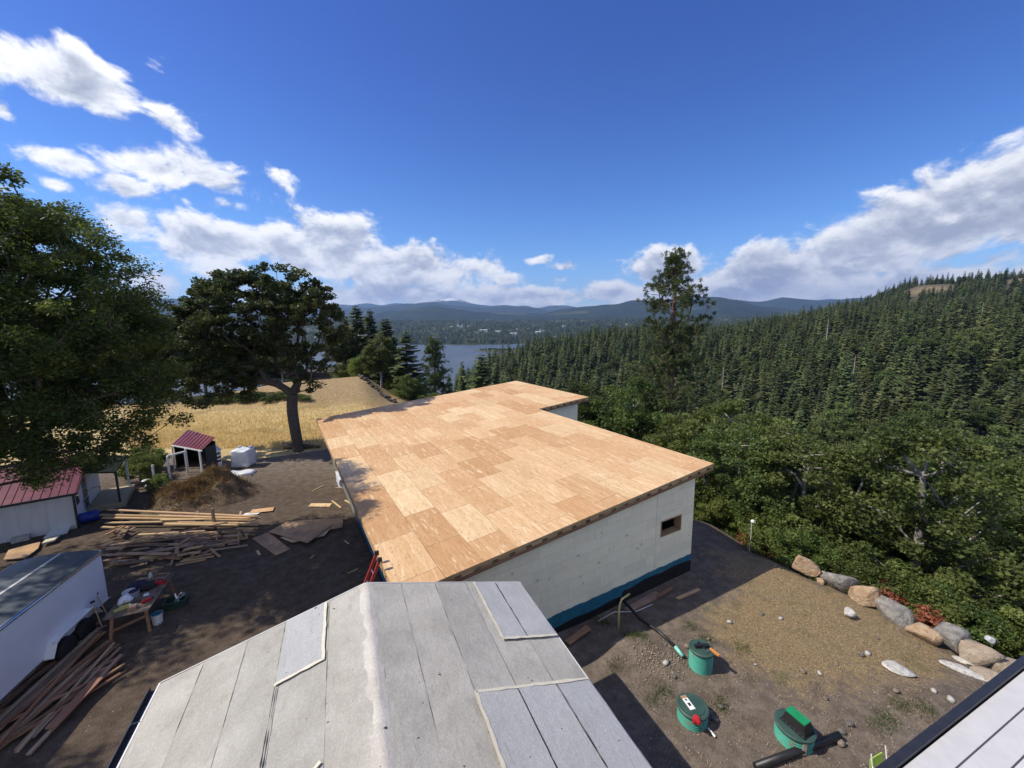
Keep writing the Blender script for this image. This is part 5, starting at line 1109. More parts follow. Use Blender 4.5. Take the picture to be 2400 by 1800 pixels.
# pebbles
def pebbles(n_, area, g_):
    p = area(n_, g_); b = ico(0)[0] if False else np.array([(1, 0, 0), (-1, 0, 0), (0, 1, 0), (0, -1, 0), (0, 0, 1), (0, 0, -1.)]); f = np.array([(0, 2, 4), (2, 1, 4), (1, 3, 4), (3, 0, 4), (2, 0, 5), (1, 2, 5), (3, 1, 5), (0, 3, 5)])
    s = .012+.03*g_.uniform(0, 1, n_)**3; V = b[None]*g_.uniform(.6, 1.3, (n_, 6, 1))*s[:, None, None]*np.array([1, 1, .6]); V += np.stack([p[:, 0], p[:, 1], gz(p[:, 0], p[:, 1])], -1)[:, None]
    return V.reshape(-1, 3), (f[None]+6*np.arange(n_)[:, None, None]).reshape(-1, 3)
def area_any(n_, g_):
    px = g_.uniform(1400, 2350, n_); py = g_.uniform(1330, 1800, n_); P = np.array([G(a, b)[:2] for a, b in zip(px, py)]); return P[(np.hypot(P[:, 0], P[:, 1]) < 20) & (P[:, 0] > 3.4)]
def area_heap(n_, g_): c = np.array(on(1548, 1555)[:2]); return c+g_.normal(0, 1, (n_, 2))*np.array([.42, .30])
pb = area_any(1500, g5); V, Q = pebbles(len(pb), lambda n_, g_: pb, g5); tag(link('gravel', np_mesh('gravel', V, Q, STONEG)), 'pale gravel scattered over the right yard', kind='stuff')
V, Q = pebbles(500, area_heap, g5); V[:, 2] += .02; tag(link('rubble', np_mesh('rubble', V*1., Q, STONEB)), 'dug out rubble beside the pale teal pipe', kind='stuff')

# ------------------------------------------------------------------ trailer
TW = mat('white trailer skin', (.70, .70, .72), (.76, .76, .78), .8, .35)
TR = mat('trailer roof metal', (.09, .105, .12), (.13, .15, .165), 2, .42, .1, 3, metal=.2, spots=(2.2, .70, (.3, .3, .3)), stretch=(4, .6, 1))
RUB = mat('rubber', (.01, .01, .01), (.018, .018, .018), 5, .8)
tr = thing('cargo_trailer', 'white enclosed cargo trailer with grey roof', 'trailer', (-15.42, 14.0, 0), R(15.4))
def rrect(x0, x1, y0, y1, r, n=6):             # rounded at the far end only
    p = [(x0, y0), (x1, y0)]
    p += [(x1-r+r*math.cos(a), y1-r+r*math.sin(a)) for a in np.linspace(0, math.pi/2, n)]+[(x0+r-r*math.sin(a), y1-r+r*math.cos(a)) for a in np.linspace(0, math.pi/2, n)]
    return p
MB().slab(rrect(-2.4, 0, -6.4, 0, .12), .48, 2.40).build('body', TW, tr)
rv = MB(); P_ = rrect(-2.42, .02, -6.42, .02, .14); n = len(P_); nx = 14
for j, y in enumerate(np.linspace(-6.42, .02, 12)):
    for i in range(nx+1):
        x = -2.42+2.44*i/nx; rv.v.append((x, y-(.10*(abs(2*i/nx-1)**8) if j == 11 else 0), 2.47+.10*(1-(2*i/nx-1)**2)))
rv.f = [(j*(nx+1)+i, j*(nx+1)+i+1, (j+1)*(nx+1)+i+1, (j+1)*(nx+1)+i) for j in range(11) for i in range(nx)]; rv.build('roof', TR, tr, smooth=True)
for x in (-2.40, 0.): MB().tube([(x, -6.4, 2.43), (x, -.10, 2.43)], .062, 10).build('top_rail', STEEL, tr, smooth=True)
MB().tube([(-2.36, .0, 2.44), (-1.2, .005, 2.53), (-.04, .0, 2.44)], .04, 8).build('top_rail', STEEL, tr, smooth=True)
MB().bar((-1.2, -6.4, 2.572), (-1.2, -.05, 2.572), .09, .012).build('roof_seam', mat('pale sealant', (.55, .55, .54)), tr)
MB().box((.008, -3.2, .52), (.02, 6.38, .07)).build('lower_trim', STEEL, tr)
fe = MB(); pr = [(-.85, .50), (-1.05, .86), (-1.25, .95), (-2.55, .95), (-2.8, .86), (-3.0, .50)]
for (ya, za), (yb_, zb) in zip(pr[:-1], pr[1:]): fe.add([(.0, ya, za), (.26, ya, za), (.26, yb_, zb), (0, yb_, zb), (0, ya, za+.02), (.26, ya, za+.02), (.26, yb_, zb+.02), (0, yb_, zb+.02)], [(0, 1, 2, 3), (7, 6, 5, 4), (1, 5, 6, 2), (0, 4, 5, 1), (3, 2, 6, 7)])
fe.build('fender', WHITE, tr)
for y in (-1.5, -2.35):
    w = MB().lathe([(.2, -.1), (.34, -.1), (.36, -.06), (.36, .06), (.34, .1), (.2, .1)], 28).build('wheel', RUB, tr, (.12, y, .36), (0, math.pi/2, 0), True); MB().lathe([(.02, 0), (.17, -.02), (.19, .06), (.05, .08)], 20).build('rim', STEEL, w)
MB().box((-1.2, -3.2, .40), (2.1, 6.2, .14)).build('chassis', DARKM, tr); MB().bar((-1.2, .0, .42), (-1.2, 1.3, .42), .1, .1).build('tongue', DARKM, tr)

# ------------------------------------------------------------------ work table and what lies on it
tbz = .86; TP = [(-14.0, 12.34), (-12.81, 12.77), (-13.64, 14.97), (-14.99, 14.65)]
tc = np.mean(np.array(TP), 0); ta = math.atan2(TP[1][1]-TP[0][1], TP[1][0]-TP[0][0])
wt = thing('work_table', 'rough plywood work table cluttered with tools beside the trailer', 'table', (tc[0], tc[1], 0), R(21.5))
MB().box((0, 0, tbz+.03), (1.25, 2.42, .022)).build('top', mat('grimy table board', (.10, .075, .055), (.22, .165, .115), 2.2, .9, stretch=(3, 1, 1)), wt)
for sx in (-1, 1):
    for sy in (-1, 1): MB().bar((sx*.46, sy*.95, tbz+.015), (sx*.54, sy*1.08, 0), .09, .05).build('leg', LUMR, wt)
for sy in (-1, 1): MB().bar((-.5, sy*1.02, .30), (.5, sy*1.02, .62), .03, .09).build('brace', LUMR, wt); MB().bar((-.52, sy*.97, tbz-.04), (.52, sy*.97, tbz-.04), .05, .09).build('rail', LUMR, wt)
def ont(x, y, dz=.0): c, s = math.cos(R(21.5)), math.sin(R(21.5)); return (tc[0]+x*c-y*s, tc[1]+x*s+y*c, tbz+.043+dz)
def lump(name, label, cat, loc, size, mt, seed, amp=.18, rot=0.):
    g_ = np.random.default_rng(seed); v = ICO3[0].copy(); r = np.ones(len(v))
    for f_ in (2.5, 4.5, 8.): r += amp*np.sin(v@g_.normal(size=3)*f_+g_.uniform(0, 6))*2.2/f_
    v *= r[:, None]; v[:, 2] = np.maximum(v[:, 2], -.75)+.75; v *= np.array(size)/2*np.array([1, 1, 1.05]); 
    return tag(link(name, np_mesh(name, v, ICO3[1], mt, True), None, loc, (0, 0, rot)), label, cat)
PLASW = mat('white plastic sheet', (.60, .62, .66), (.74, .76, .80), 3, .35, .5, 9)
NAVY = mat('navy cloth', (.012, .014, .035), (.02, .022, .05), 6, .9, .4, 20)
lump('plastic_bag', 'crumpled white plastic bag on the work table', 'bag', ont(-.34, -.42), (.42, .40, .30), PLASW, 1, .22)
lump('jacket', 'dark navy jacket heaped at the back of the table', 'jacket', ont(-.38, .62), (.52, .62, .20), NAVY, 2, .2, .4)
lump('tool_bag', 'black tool bag on the middle of the table', 'bag', ont(.06, .35), (.55, .50, .20), mat('black cloth', (.012, .012, .013), (.03, .03, .03), 8, .9), 3, .2)
def bucket(name, label, loc, r, h, m1, m2):
    t = thing(name, label, 'bucket', loc); MB().lathe([(r*.86, 0), (r, h), (r*1.05, h), (r*1.05, h-.03), (r*1.01, h-.035)], 24).build('shell', m1, t); MB().lathe([(r*.98, h-.02), (r*.97, h+.004), (r*.90, h-.02), (.01, h-.03)], 24).build('paint', m2, t)
    MB().tube([(r*1.03*math.cos(a), r*1.03*math.sin(a)-.02, h-.04-.10*math.sin(a)) for a in np.linspace(0.2, 2.9, 9)], .005, 5).build('handle', STEEL, t); return t
GREYP = mat('grey plastic', (.22, .23, .25), (.3, .31, .33), 3, .5)
bucket('bucket', 'grey bucket on the table behind the white bag', ont(-.16, -.12), .15, .24, GREYP, NAVY)
bucket('bucket', 'pale grey tub on the table beside the navy jacket', ont(-.40, .08), .19, .16, mat('pale plastic', (.5, .49, .5)), mat('pale plastic', (.5, .49, .5)))
x, y, z = on(362, 1466); bucket('bucket', 'white paint bucket with blue rim standing by the table leg', (x+.03, y+.12, z), .165, .38, mat('splashed white plastic', (.66, .67, .68), (.72, .73, .74), 4, .5, spots=(12, .62, (.1, .1, .11))), BLUE)
YEL = mat('yellow cloth', (.48, .46, .12), (.56, .54, .18), 6, .7)
for i, (x, y, L, lb) in enumerate(((-.28, -.80, .36, 'yellow level lying near the front edge of the table'), (-.22, -.66, .3, 'shorter yellow tool behind the yellow level'))):
    p = ont(x, y, .03); tag(MB().box((0, 0, 0), (L, .08, .06)).build('level', YEL, None, p, (0, 0, .75)), lb, 'level')
t = thing('parts_box', 'small cardboard box of fasteners on the table front', 'box', ont(.1, -.92), R(21)); MB().box((0, 0, .06), (.24, .16, .12)).build('box', mat('cardboard', (.36, .22, .12)), t)
for k in range(4): MB().lathe([(.02, 0), (.025, .04), (.008, .05)], 8).build('cap', WHITE, t, (-.08+.055*k, .02, .12))
p = ont(.38, -.62); t = thing('drill', 'red power drill lying on the table edge', 'drill', p, 1.0); MB().bar((-.14, 0, .06), (.12, 0, .06), .08, .09).build('body', RED, t); MB().bar((-.08, .03, .05), (-.14, .20, .04), .06, .06).build('handle', BLACK, t); MB().tube([(.12, 0, .06), (.2, 0, .06)], .022, 8).build('chuck', DARKM, t)
p = ont(.42, .42); t = thing('circular_saw', 'dark red saw near the back corner of the table', 'saw', p, .3); MB().bar((-.16, 0, .09), (.14, 0, .09), .13, .13).build('motor', RED, t); MB().lathe([(.02, 0), (.12, .005), (.12, .015), (.02, .02)], 20).build('blade', STEEL, t, (0, .1, .1), (math.pi/2, 0, 0)); MB().tube([(-.1, 0, .15), (-.02, 0, .22), (.1, 0, .16)], .02, 8).build('handle', BLACK, t)
p = ont(.22, .95); t = thing('frame', 'open grey wooden frame at the far end of the table', 'frame', p, .1)
for a, b in (((-.25, -.16), (.25, -.16)), ((.25, -.16), (.25, .16)), ((.25, .16), (-.25, .16)), ((-.25, .16), (-.25, -.16))): MB().bar((*a, .05), (*b, .05), .05, .07).build('side', LUMOLD, t)
p = ont(.2, -.18); tag(MB().lathe([(.05, 0), (.085, 0), (.085, .05), (.05, .05)], 20).build('tape_roll', WHITE, None, p), 'white tape roll lying in the middle of the table', 'tape')
p = ont(-.1, 1.0); tag(MB().lathe([(.06, 0), (.07, .02), (.06, .2), (.02, .24), (.02, .28)], 14).build('bottle', mat('pale bottle', (.5, .5, .46)), None, p), 'pale bottle standing at the back of the table', 'bottle')
for i in range(9):
    p = ont(random.uniform(-.1, .5), random.uniform(-.75, .9), .012); a = random.uniform(0, 3); tag(MB().bar((-.12*math.cos(a), -.12*math.sin(a), 0), (.12*math.cos(a), .12*math.sin(a), 0), .025, .02).build('hand_tool', DARKM if i % 2 else STEEL, None, p), 'small metal hand tool scattered on the work table', 'tool', 'hand tools on the work table')
x, y, z = on(403, 1424); t = thing('tote', 'dark green tote full of tools on the ground right of the table', 'tote', (x+.1, y+.1, 0), .5)
GT = mat('dark green tote plastic', (.02, .05, .035), (.03, .065, .045), 3, .5); a_, b_ = (.32, .22), (.36, .26)
MB().add([(-a_[0], -a_[1], 0), (a_[0], -a_[1], 0), (a_[0], a_[1], 0), (-a_[0], a_[1], 0), (-b_[0], -b_[1], .30), (b_[0], -b_[1], .30), (b_[0], b_[1], .30), (-b_[0], b_[1], .30), (-.31, -.21, .30), (.31, -.21, .30), (.31, .21, .30), (-.31, .21, .30), (-.28, -.18, .08), (.28, -.18, .08), (.28, .18, .08), (-.28, .18, .08)],
         [(3, 2, 1, 0), (0, 1, 5, 4), (1, 2, 6, 5), (2, 3, 7, 6), (3, 0, 4, 7), (4, 5, 9, 8), (5, 6, 10, 9), (6, 7, 11, 10), (7, 4, 8, 11), (8, 9, 13, 12), (9, 10, 14, 13), (10, 11, 15, 14), (11, 8, 12, 15), (12, 13, 14, 15)]).build('bin', GT, t)
for i in range(7): tag(MB().bar((random.uniform(-.2, .1), random.uniform(-.14, .14), .12), (random.uniform(-.05, .3), random.uniform(-.14, .2), random.uniform(.34, .46)), .05, .04).build('tool_case', GREYP if i % 2 else STEEL, None, (x+.1, y+.1, 0), (0, 0, .5)), 'grey metal tool sticking out of the green tote', 'tool', 'tools in the green tote')
for i, (px, py, lb) in enumerate(((230, 1440, 'shovel leaning on the trailer near its fender'), (245, 1415, 'pale handled shovel leaning on the trailer corner'))):
    x, y, z = on(px+12, py+40); t = thing('shovel', lb, 'shovel', (x, y, 0), 1.2+i*.3)
    MB().tube([(0, 0, .1), (-.02, .32, 1.05)], .018, 8).build('handle', LUMY, t); MB().box((0, -.02, .06), (.2, .03, .24)).build('blade', STEEL, t); MB().box((-.02, .33, 1.08), (.12, .03, .08)).build('grip', NAVY, t)

# ------------------------------------------------------------------ hut with the red roof
HWH = mat('hut white board', (.58, .58, .57), (.66, .66, .65), 1.1, .8, .2, 8, spots=(2.5, .66, (.40, .38, .34)), stretch=(3, 3, .5))
REDR = mat('red roof metal', (.13, .018, .022), (.18, .03, .032), 2, .35, metal=.0, spots=(3, .68, (.22, .05, .045)), gloss=.6)
hut = thing('hut', 'small white hut with red ribbed metal roof and porch', 'hut', (-23.65, 20.46, 0), R(-144.2+180))
# local x runs back along the front wall towards the corner (so the hut lies at -x), local y runs to the back
HL, HD, EZ_, RZ_, RY = 8.0, 5.6, 2.14, 3.30, 2.8
MB().prism([(-HD, -.2), (0, -.2), (0, EZ_), (-RY, RZ_-.05), (-HD, EZ_)], -HL, 0).build('wall', HWH, hut, None, (0, 0, -math.pi/2))
def hp(x, y, z): return (x, y, z)
n = 26
for side in (0, 1):
    o_ = MB(); y0, y1 = (-.32, RY) if side == 0 else (HD+.3, RY); z0, z1 = EZ_-.10, RZ_+.04
    o_.add([(.25, y0, z0), (.25, y1, z1), (-HL-.3, y1, z1), (-HL-.3, y0, z0), (.25, y0, z0-.03), (.25, y1, z1-.03), (-HL-.3, y1, z1-.03), (-HL-.3, y0, z0-.03)], [(0, 1, 2, 3), (7, 6, 5, 4), (0, 4, 5, 1), (3, 2, 6, 7), (0, 3, 7, 4)]); rr2 = o_.build('roof', REDR, hut)
    if side == 0:
        for k in range(n): x = .2-k*.32; link('roof_rib', MB().bar((x, y0+.005, z0+.012), (x, y1, z1+.012), .035, .03).mesh('roof_rib', REDR), rr2)
MB().bar((.27, -.36, EZ_-.14), (-HL-.3, -.36, EZ_-.14), .06, .12).build('gutter', DARKM, hut); MB().bar((.27, -.34, EZ_-.13), (.27, RY, RZ_+.01), .03, .12).build('barge_board', mat('dark red trim', (.12, .02, .02)), hut)
MB().tube([(.06, -.06, EZ_-.2), (.05, -.05, 1.0), (.05, -.05, 0)], .055, 8).build('corner_post', DARKM, hut)
for k in range(8): link('wall_board', box_mesh('wall_board', (.985, .014, 2.0), HWH), hut, (-.5-k*1.0, -.0075, 1.02))
w_ = link('window', None, hut); MB().box((.012, .75, 1.42), (.03, .5, .62)).build('pane', mat('dark glass', (.02, .025, .03), rough=.1), w_); MB().box((.02, .75, 1.08), (.06, .6, .05)).build('sill', HWH, w_); MB().box((.02, .75, 1.76), (.05, .6, .06)).build('frame', HWH, w_)
dr = link('door', None, hut, (.012, 2.2, .3)); MB().box((0, 0, 1.0), (.04, .85, 1.95)).build('panel', GREYP, dr)
for zz in (.35, .95, 1.55): MB().box((.025, 0, zz), (.02, .62, .46)).build('pane', DARKM, dr)
MB().lathe([(.02, 0), (.03, .05), (.01, .07)], 8).build('handle', STEEL, dr, (.03, .34, .95), (0, math.pi/2, 0))
MB().tube([(.3, 1.55, 1.15), (.05, 1.55, .95), (.3, 1.62, .55)], .018, 6).build('hand_rail', DARKM, hut); MB().tube([(.1, 3.2, 1.15), (.3, 3.9, 1.0), (.3, 3.9, .8)], .018, 6).build('hand_rail', DARKM, hut)
MB().box((.85, 3.7, .15), (1.6, 3.4, .28)).build('porch_floor', mat('worn porch board', (.36, .30, .18), (.44, .37, .24), 2, .85, stretch=(1, 8, 1)), hut)
DGR = mat('dark green shingle', (.008, .014, .010), (.018, .028, .021), 6, .95, .4, 20, gloss=.1)
MB().add([(.02, 1.7, 2.62), (.02, 5.5, 2.62), (1.5, 5.5, 2.33), (1.5, 1.7, 2.33), (.02, 1.7, 2.54), (.02, 5.5, 2.54), (1.5, 5.5, 2.24), (1.5, 1.7, 2.24)], [(3, 2, 1, 0), (4, 5, 6, 7), (0, 4, 7, 3), (1, 2, 6, 5), (2, 3, 7, 6)]).build('porch_roof', DGR, hut)
for y in (2.2, 5.3): MB().box((1.4, y, 1.1), (.1, .1, 2.2)).build('porch_post', HWH if y > 3 else DARKM, hut)
x, y, z = on(206, 1225); t = thing('barrel', 'blue plastic barrel lying at the hut corner', 'barrel', (x, y+.1, .30), .8)
MB().lathe([(.02, -.42), (.24, -.42), (.29, -.34), (.30, -.12), (.285, -.1), (.285, .1), (.30, .12), (.29, .34), (.24, .42), (.02, .42)], 24).build('drum', mat('blue plastic', (.01, .03, .22), (.015, .04, .28), 3, .45), t, None, (0, math.pi/2, 0), True)
for k in range(7):                             # pale slats dumped along the hut wall
    a, b = gb(105+k*8, 1262-k*2, .06), gb(128+k*6, 1236-k*1, .24); bd(a, b, .12, .05, WHITE, 'pale slat leaning in the row at the foot of the hut', 'slats at the hut', 'slat', 'slat')
CREAM = mat('cream foam scrap', (.52, .49, .36), (.60, .57, .44), 2, .85)
sheet([(98, 1276), (112, 1262), (142, 1255), (128, 1268)], .12, .08, CREAM, 'cream foam block lying on the ground before the hut', 'foam_board', 'foam')
sheet([(8, 1312), (20, 1290), (95, 1270), (90, 1285), (60, 1308)], .10, .03, PLYD, 'large weathered board on the ground between hut and trailer', 'plywood_sheet', 'plywood')
for k, (px, py) in enumerate(((20, 1268), (50, 1268), (75, 1250), (45, 1252))):
    x, y, z = on(px, py); tag(link('concrete_block', box_mesh('concrete_block', (.6, .3, .24), CONC), None, (x, y, .13), (0, 0, .6+k*.1)), 'grey concrete block dumped at the foot of the hut wall', 'block', 'blocks by the hut')

# ------------------------------------------------------------------ open shed with red roof, pallet, tarp, log
sh = thing('shed', 'small open shed with sloping dark red roof and white posts', 'shed', (-22.35, 27.9, 0), R(142))
c = np.array([-22.35, 27.9]); ca, sa = math.cos(R(142)), math.sin(R(142))
def loc2(px, py, z): p = G(px, py, z); d_ = p[:2]-c; return (d_[0]*ca+d_[1]*sa, -d_[0]*sa+d_[1]*ca, z)
RC = [loc2(473, 1054, 1.95), loc2(403, 1041, 1.95), loc2(440, 1007, 2.45), loc2(503, 1025, 2.45)]
MB().add([*RC, *[(a, b, c_-.06) for a, b, c_ in RC]], [(0, 1, 2, 3), (7, 6, 5, 4), (0, 4, 5, 1), (1, 5, 6, 2), (2, 6, 7, 3), (3, 7, 4, 0)]).build('roof', REDR, sh)
for k in range(9):
    f = (k+.5)/9; a = [RC[0][i]+(RC[1][i]-RC[0][i])*f for i in range(3)]; b = [RC[3][i]+(RC[2][i]-RC[3][i])*f for i in range(3)]; a[2] += .012; b[2] += .012; MB().bar(a, b, .04, .03).build('roof_rib', REDR, sh)
MB().bar((RC[0][0], RC[0][1]+.0, 1.86), (RC[1][0], RC[1][1], 1.86), .05, .10).build('front_beam', WHITE, sh)
def lerp(a, b, f): return [a[i]+(b[i]-a[i])*f for i in range(3)]
for f in (.04, .5, .96):
    q = lerp(RC[0], RC[1], f); MB().box((q[0], q[1]+.08, .93), (.10, .10, 1.86)).build('post', WHITE, sh)
BK = mat('black board wall', (.015, .015, .016), (.028, .028, .028), 2, .8, stretch=(6, 6, .5))
q0, q1 = lerp(RC[0], RC[3], .22), lerp(RC[0], RC[3], .97); MB().bar((q0[0], q0[1], .95), (q1[0], q1[1], .95), .06, 2.0).build('side_wall', BK, sh)
q2 = lerp(RC[1], RC[2], .97); MB().bar((q1[0], q1[1], 1.0), (q2[0], q2[1], 1.0), .06, 2.3).build('back_wall', BK, sh); q3 = lerp(RC[1], RC[2], .1); MB().bar((q3[0], q3[1], .95), (q2[0], q2[1], .95), .06, 1.9).build('side_wall', BK, sh)
# lean-to door frame left of the shed
t = thing('gate_frame', 'white open timber frame standing left of the shed', 'frame', (*on(420, 1122)[:2], 0), 0)
for pa, pb_ in (((399, 1124), (393, 1067)), ((440, 1112), (432, 1062))):
    b0 = G(*pa); MB().box((b0[0]-on(420, 1122)[0], b0[1]-on(420, 1122)[1], .85), (.1, .1, 1.7)).build('post', WHITE, t)
a, b = G(399, 1124), G(440, 1112); o2 = on(420, 1122); MB().bar((a[0]-o2[0], a[1]-o2[1], 1.74), (b[0]-o2[0], b[1]-o2[1], 1.74), .1, .1).build('lintel', WHITE, t)
x, y, z = on(363, 1134); t = thing('post', 'white post standing alone left of the timber frame', 'post', (x, y, 0)); MB().box((0, 0, .68), (.1, .1, 1.36)).build('shaft', WHITE, t)
x, y, z = on(345, 1140); t = thing('planter', 'white urn planter among the weeds left of the mound', 'planter', (x, y, 0)); MB().lathe([(.16, 0), (.14, .08), (.07, .14), (.07, .2), (.22, .42), (.26, .44), (.24, .46), (.05, .42)], 20).build('bowl', WHITE, t)
for px, py, s_, lb in ((330, 1128, .85, 'green shrub beside the white urn'), (372, 1150, .5, 'small green shrub between the urn and the mound'), (350, 1105, .9, 'tall shrub behind the lone white post')):
    x, y, z = on(px, py); tree('shrub', lb, 'shrub', SHRUBS[0], (x, y, z), px*.1, s_)
x, y, z = on(332, 1112); t = thing('garden_tractor', 'red garden tractor half hidden by shrubs near the shed', 'tractor', (x-.6, y+.8, 0), .6)
MB().box((0, 0, .55), (1.1, .5, .35)).build('hood', RED, t); MB().box((-.6, 0, .7), (.4, .45, .12)).build('seat', BLACK, t); MB().box((-.8, 0, .9), (.08, .45, .4)).build('backrest', BLACK, t)
for sx, sy, r_ in ((.4, .32, .2), (.4, -.32, .2), (-.5, .36, .3), (-.5, -.36, .3)): MB().lathe([(.06, -.08), (r_, -.08), (r_, .08), (.06, .08)], 18).build('wheel', RUB, t, (sx, sy, r_), (math.pi/2, 0, 0))
# narrow white cabinet behind the shed
x, y, z = on(497, 1098); t = thing('cabinet', 'narrow white slope topped cabinet right of the shed', 'cabinet', (x, y, 0), R(-20)); MB().prism([(-.28, 0), (.28, 0), (.28, 1.35), (-.28, 1.62)], 0, .6).build('body', WHITE, t)
for zz in (.5, .8, 1.1): MB().box((.285, .3, zz), (.02, .5, .16)).build('vent', DARKM, t)
MB().add([(-.34, -.06, 1.68), (.34, -.06, 1.36), (.34, .66, 1.36), (-.34, .66, 1.68), (-.34, -.06, 1.64), (.34, -.06, 1.32), (.34, .66, 1.32), (-.34, .66, 1.64)], [(0, 1, 2, 3), (7, 6, 5, 4), (0, 4, 5, 1), (1, 5, 6, 2), (2, 6, 7, 3), (3, 7, 4, 0)]).build('lid', WHITE, t)
def wrap_box(size, n_, amp, seed):
    g_ = np.random.default_rng(seed); bm = bmesh.new(); bmesh.ops.create_cube(bm, size=1.); bmesh.ops.subdivide_edges(bm, edges=bm.edges[:], cuts=n_, use_grid_fill=True)
    v = np.array([p.co[:] for p in bm.verts]); f = np.array([[q.index for q in p.verts] for p in bm.faces]); bm.free(); v[:, 2] += .5; v *= np.array(size)
    for f_ in (3., 6., 11., 19.): v += amp*3/f_*np.sin((v@g_.normal(size=(3, 3)))*f_+g_.uniform(0, 6, 3))*np.clip(v[:, 2:3]*5, 0, 1)
    return v, f
v, f = wrap_box((1.25, 1.1, 1.30), 9, .03, 4); x, y, z = on(562, 1098); pk = thing('wrapped_pallet', 'white plastic wrapped pallet standing in front of the golden field', 'pallet', (x, y+.5, 0), .05)
link('wrapping', np_mesh('wrapping', v, f, PLASW, True), pk, (0, 0, .08)); MB().box((0, 0, .05), (1.2, 1.05, .1)).build('base', LUMOLD, pk)
for sx in (-.42, .42): MB().tube([(sx, .2, 1.42), (sx, .5, 1.44)], .09, 8).build('roll_end', PLASW, pk)
v, f = wrap_box((2.9, .9, .16), 12, .05, 9); x, y, z = on(545, 1112); tag(link('plastic_tarp', np_mesh('plastic_tarp', v, f, PLASW, True), None, (x, y, 0), (0, 0, .12)), 'crumpled white plastic tarp spread on the ground before the wrapped pallet', 'tarp')
v, f = wrap_box((.55, 1.5, .7), 9, .07, 12); x, y, z = on(802, 1138); tag(link('plastic_bundle', np_mesh('plastic_bundle', v, f, mat('clear plastic', (.45, .48, .55), (.75, .77, .82), 5, .2), True), None, (x-.1, y+.3, 0), (0, 0, .5)), 'shiny clear plastic bundle against the new house eave', 'bundle')
tag(MB().tube([on(668, 1052)[:2]+(.22,), on(710, 1052)[:2]+(.24,), on(752, 1050)[:2]+(.12,)], [.25, .22, .1], 12).build('log', BARK, smooth=True), 'dark fallen log lying behind the oak trunk', 'log')
# ladder against the eave
U3 = np.array([.8635, .5044, 0]); V3 = np.array([-.5044, .8635, 0]); D3 = np.array([-3.106, 9.789, 0])
ld = thing('ladder', 'red fibreglass ladder leaning against the plywood roof edge', 'ladder', D3+U3*-1.9+V3*1.55, YAW)
FIB = mat('red fibreglass', (.30, .02, .015), (.36, .03, .025), 3, .45)
for y in (-.21, .21): MB().bar((0, y, 0), (1.78, y+.22, 3.78), .05, .09).build('rail', FIB, ld); MB().box((1.79, y+.22, 3.80), (.12, .09, .12)).build('end_cap', BLACK, ld)
for k in range(11): f = (k+.7)/12; MB().tube([(1.78*f, -.21+.22*f, 3.78*f), (1.78*f, .21+.22*f, 3.78*f)], .018, 8).build('rung', STEEL, ld)
# lamp on a stake, lawn chair, neighbour house
x, y, z = on(1759, 1258); t = thing('lamp_stake', 'white lamp head on a thin stake among the bushes', 'lamp', (x, y, z)); MB().tube([(0, 0, -.2), (.02, 0, .8), (.0, 0, 1.62)], .012, 6).build('stake', WHITE, t); lump_ = MB().lathe([(.02, 0), (.09, .02), (.10, .07), (.06, .13), (.02, .15)], 14).build('head', WHITE, t, (.02, 0, 1.6), (.4, .3, 0))
x, y, z = on(2332, 1500); tag(link('plastic_sack', rock_mesh(401, (.3, .26, .3), mat('dirty sack', (.32, .33, .35), (.6, .6, .62), 9, .7), 4), None, (x+.35, y+.4, z+.35)), 'white sack lying behind the domed boulder', 'sack')
p = G(2036, 1806); t = thing('lawn_chair', 'white framed folding chair with lime green seat', 'chair', (p[0]-.05, p[1]-.58, gz(p[0], p[1])[0]), .35); LIME = mat('lime fabric', (.35, .50, .06), (.40, .55, .09), 8, .8)
MB().box((0, 0, .42), (.48, .46, .03)).build('seat', LIME, t); MB().box((0, .25, .66), (.44, .02, .22)).build('backrest', LIME, t, None, (-.1, 0, 0))
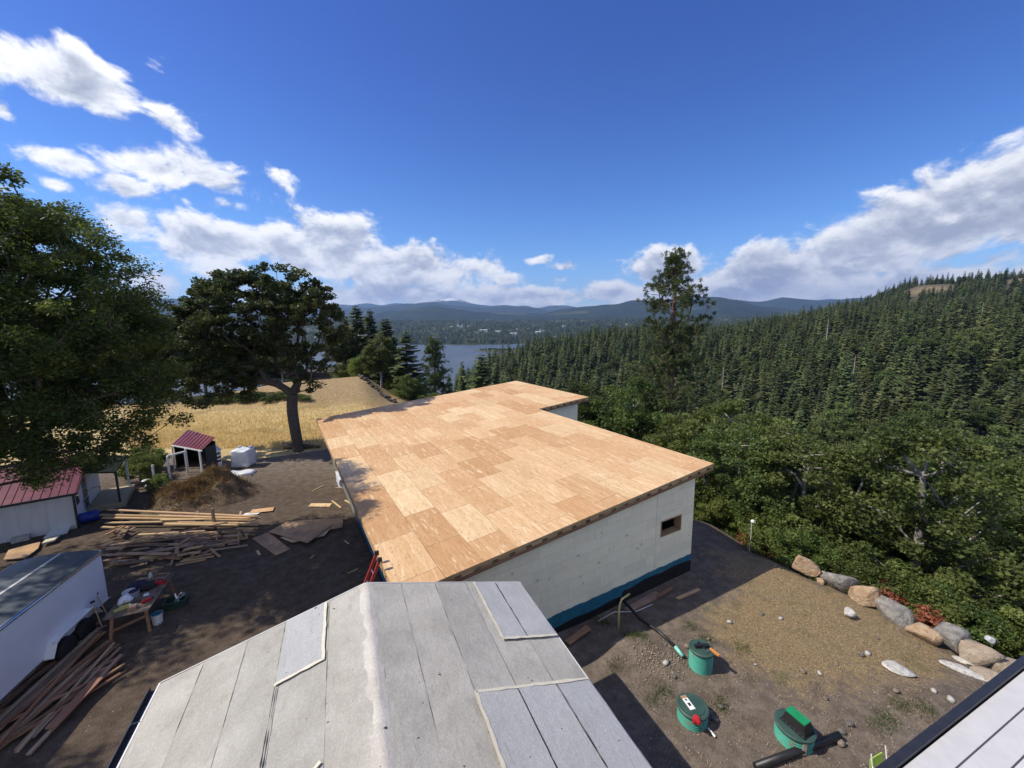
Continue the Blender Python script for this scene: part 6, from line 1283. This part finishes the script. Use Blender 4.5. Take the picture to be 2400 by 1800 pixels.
for s in (-1, 1):
    MB().tube([(s*.26, -.26, 0), (s*.26, .22, .5), (s*.26, .30, .92)], .014, 8).build('leg', WHITE, t); MB().tube([(s*.26, .28, 0), (s*.26, -.24, .44)], .014, 8).build('leg', WHITE, t); MB().tube([(s*.27, -.26, .46), (s*.27, -.2, .62), (s*.27, .24, .64)], .014, 8).build('armrest', WHITE, t)
d = ray(715, 835); hx, hy = d[0]*118, d[1]*118; t = thing('neighbour_house', 'long low house with dark flat roof seen behind the oak', 'house', (hx, hy, gz(hx, hy)[0]), .1)
MB().box((0, 0, 2.2), (22, 8, 4.4)).build('wall', WALLS[1], t); MB().box((0, -.6, 5.1), (25, 11, 1.5)).build('roof', mat('dark flat roof', (.05, .04, .035), (.08, .065, .055), 2, .9), t)
for k in range(5): MB().box((-8+k*4, -4.03, 2.6), (2.2, .1, 1.4)).build('window', DARKM, t)
# rocky bank by the grove
LAVA = mat('dark lava rock', (.05, .042, .038), (.11, .095, .085), 3, .95, .8, 10); BANK = [rock_mesh(370+i, (1, .8, .6), LAVA, 6, ICO1) for i in range(3)]
for k in range(46):
    px = 835+g5.uniform(0, 1)*95; py = 905+(px-835)*.62+g5.normal(0, 5); dp = 74-(px-835)*.16+g5.uniform(-2, 2); d = ray(px, 800); x, y = d[0]*dp, d[1]*dp
    s = g5.uniform(.4, 1.0); tag(link('bank_rock', BANK[k % 3], None, (x, y, gz(x, y)[0]), (0, 0, g5.uniform(0, 6)), (s, s, s*1.1)), 'dark rock of the stony bank between field and grove', 'rock', 'rocks of the stony bank')

# ------------------------------------------------------------------ air
hz = bpy.data.materials.new('haze'); hz.use_nodes = True; T = NT(hz.node_tree); T.n.clear(); o = T.new('ShaderNodeOutputMaterial')
pv = T.new('ShaderNodeVolumePrincipled'); pv.inputs['Color'].default_value = (.40, .60, 1., 1); pv.inputs['Density'].default_value = 6.0e-5; pv.inputs['Anisotropy'].default_value = .2
T.l.new(pv.outputs[0], o.inputs['Volume'])
tag(MB().box((0, 8500, 600), (46000, 21400, 1500)).build('haze', hz), 'thin blue air over the whole valley', kind='stuff')
bpy.context.view_layer.update()
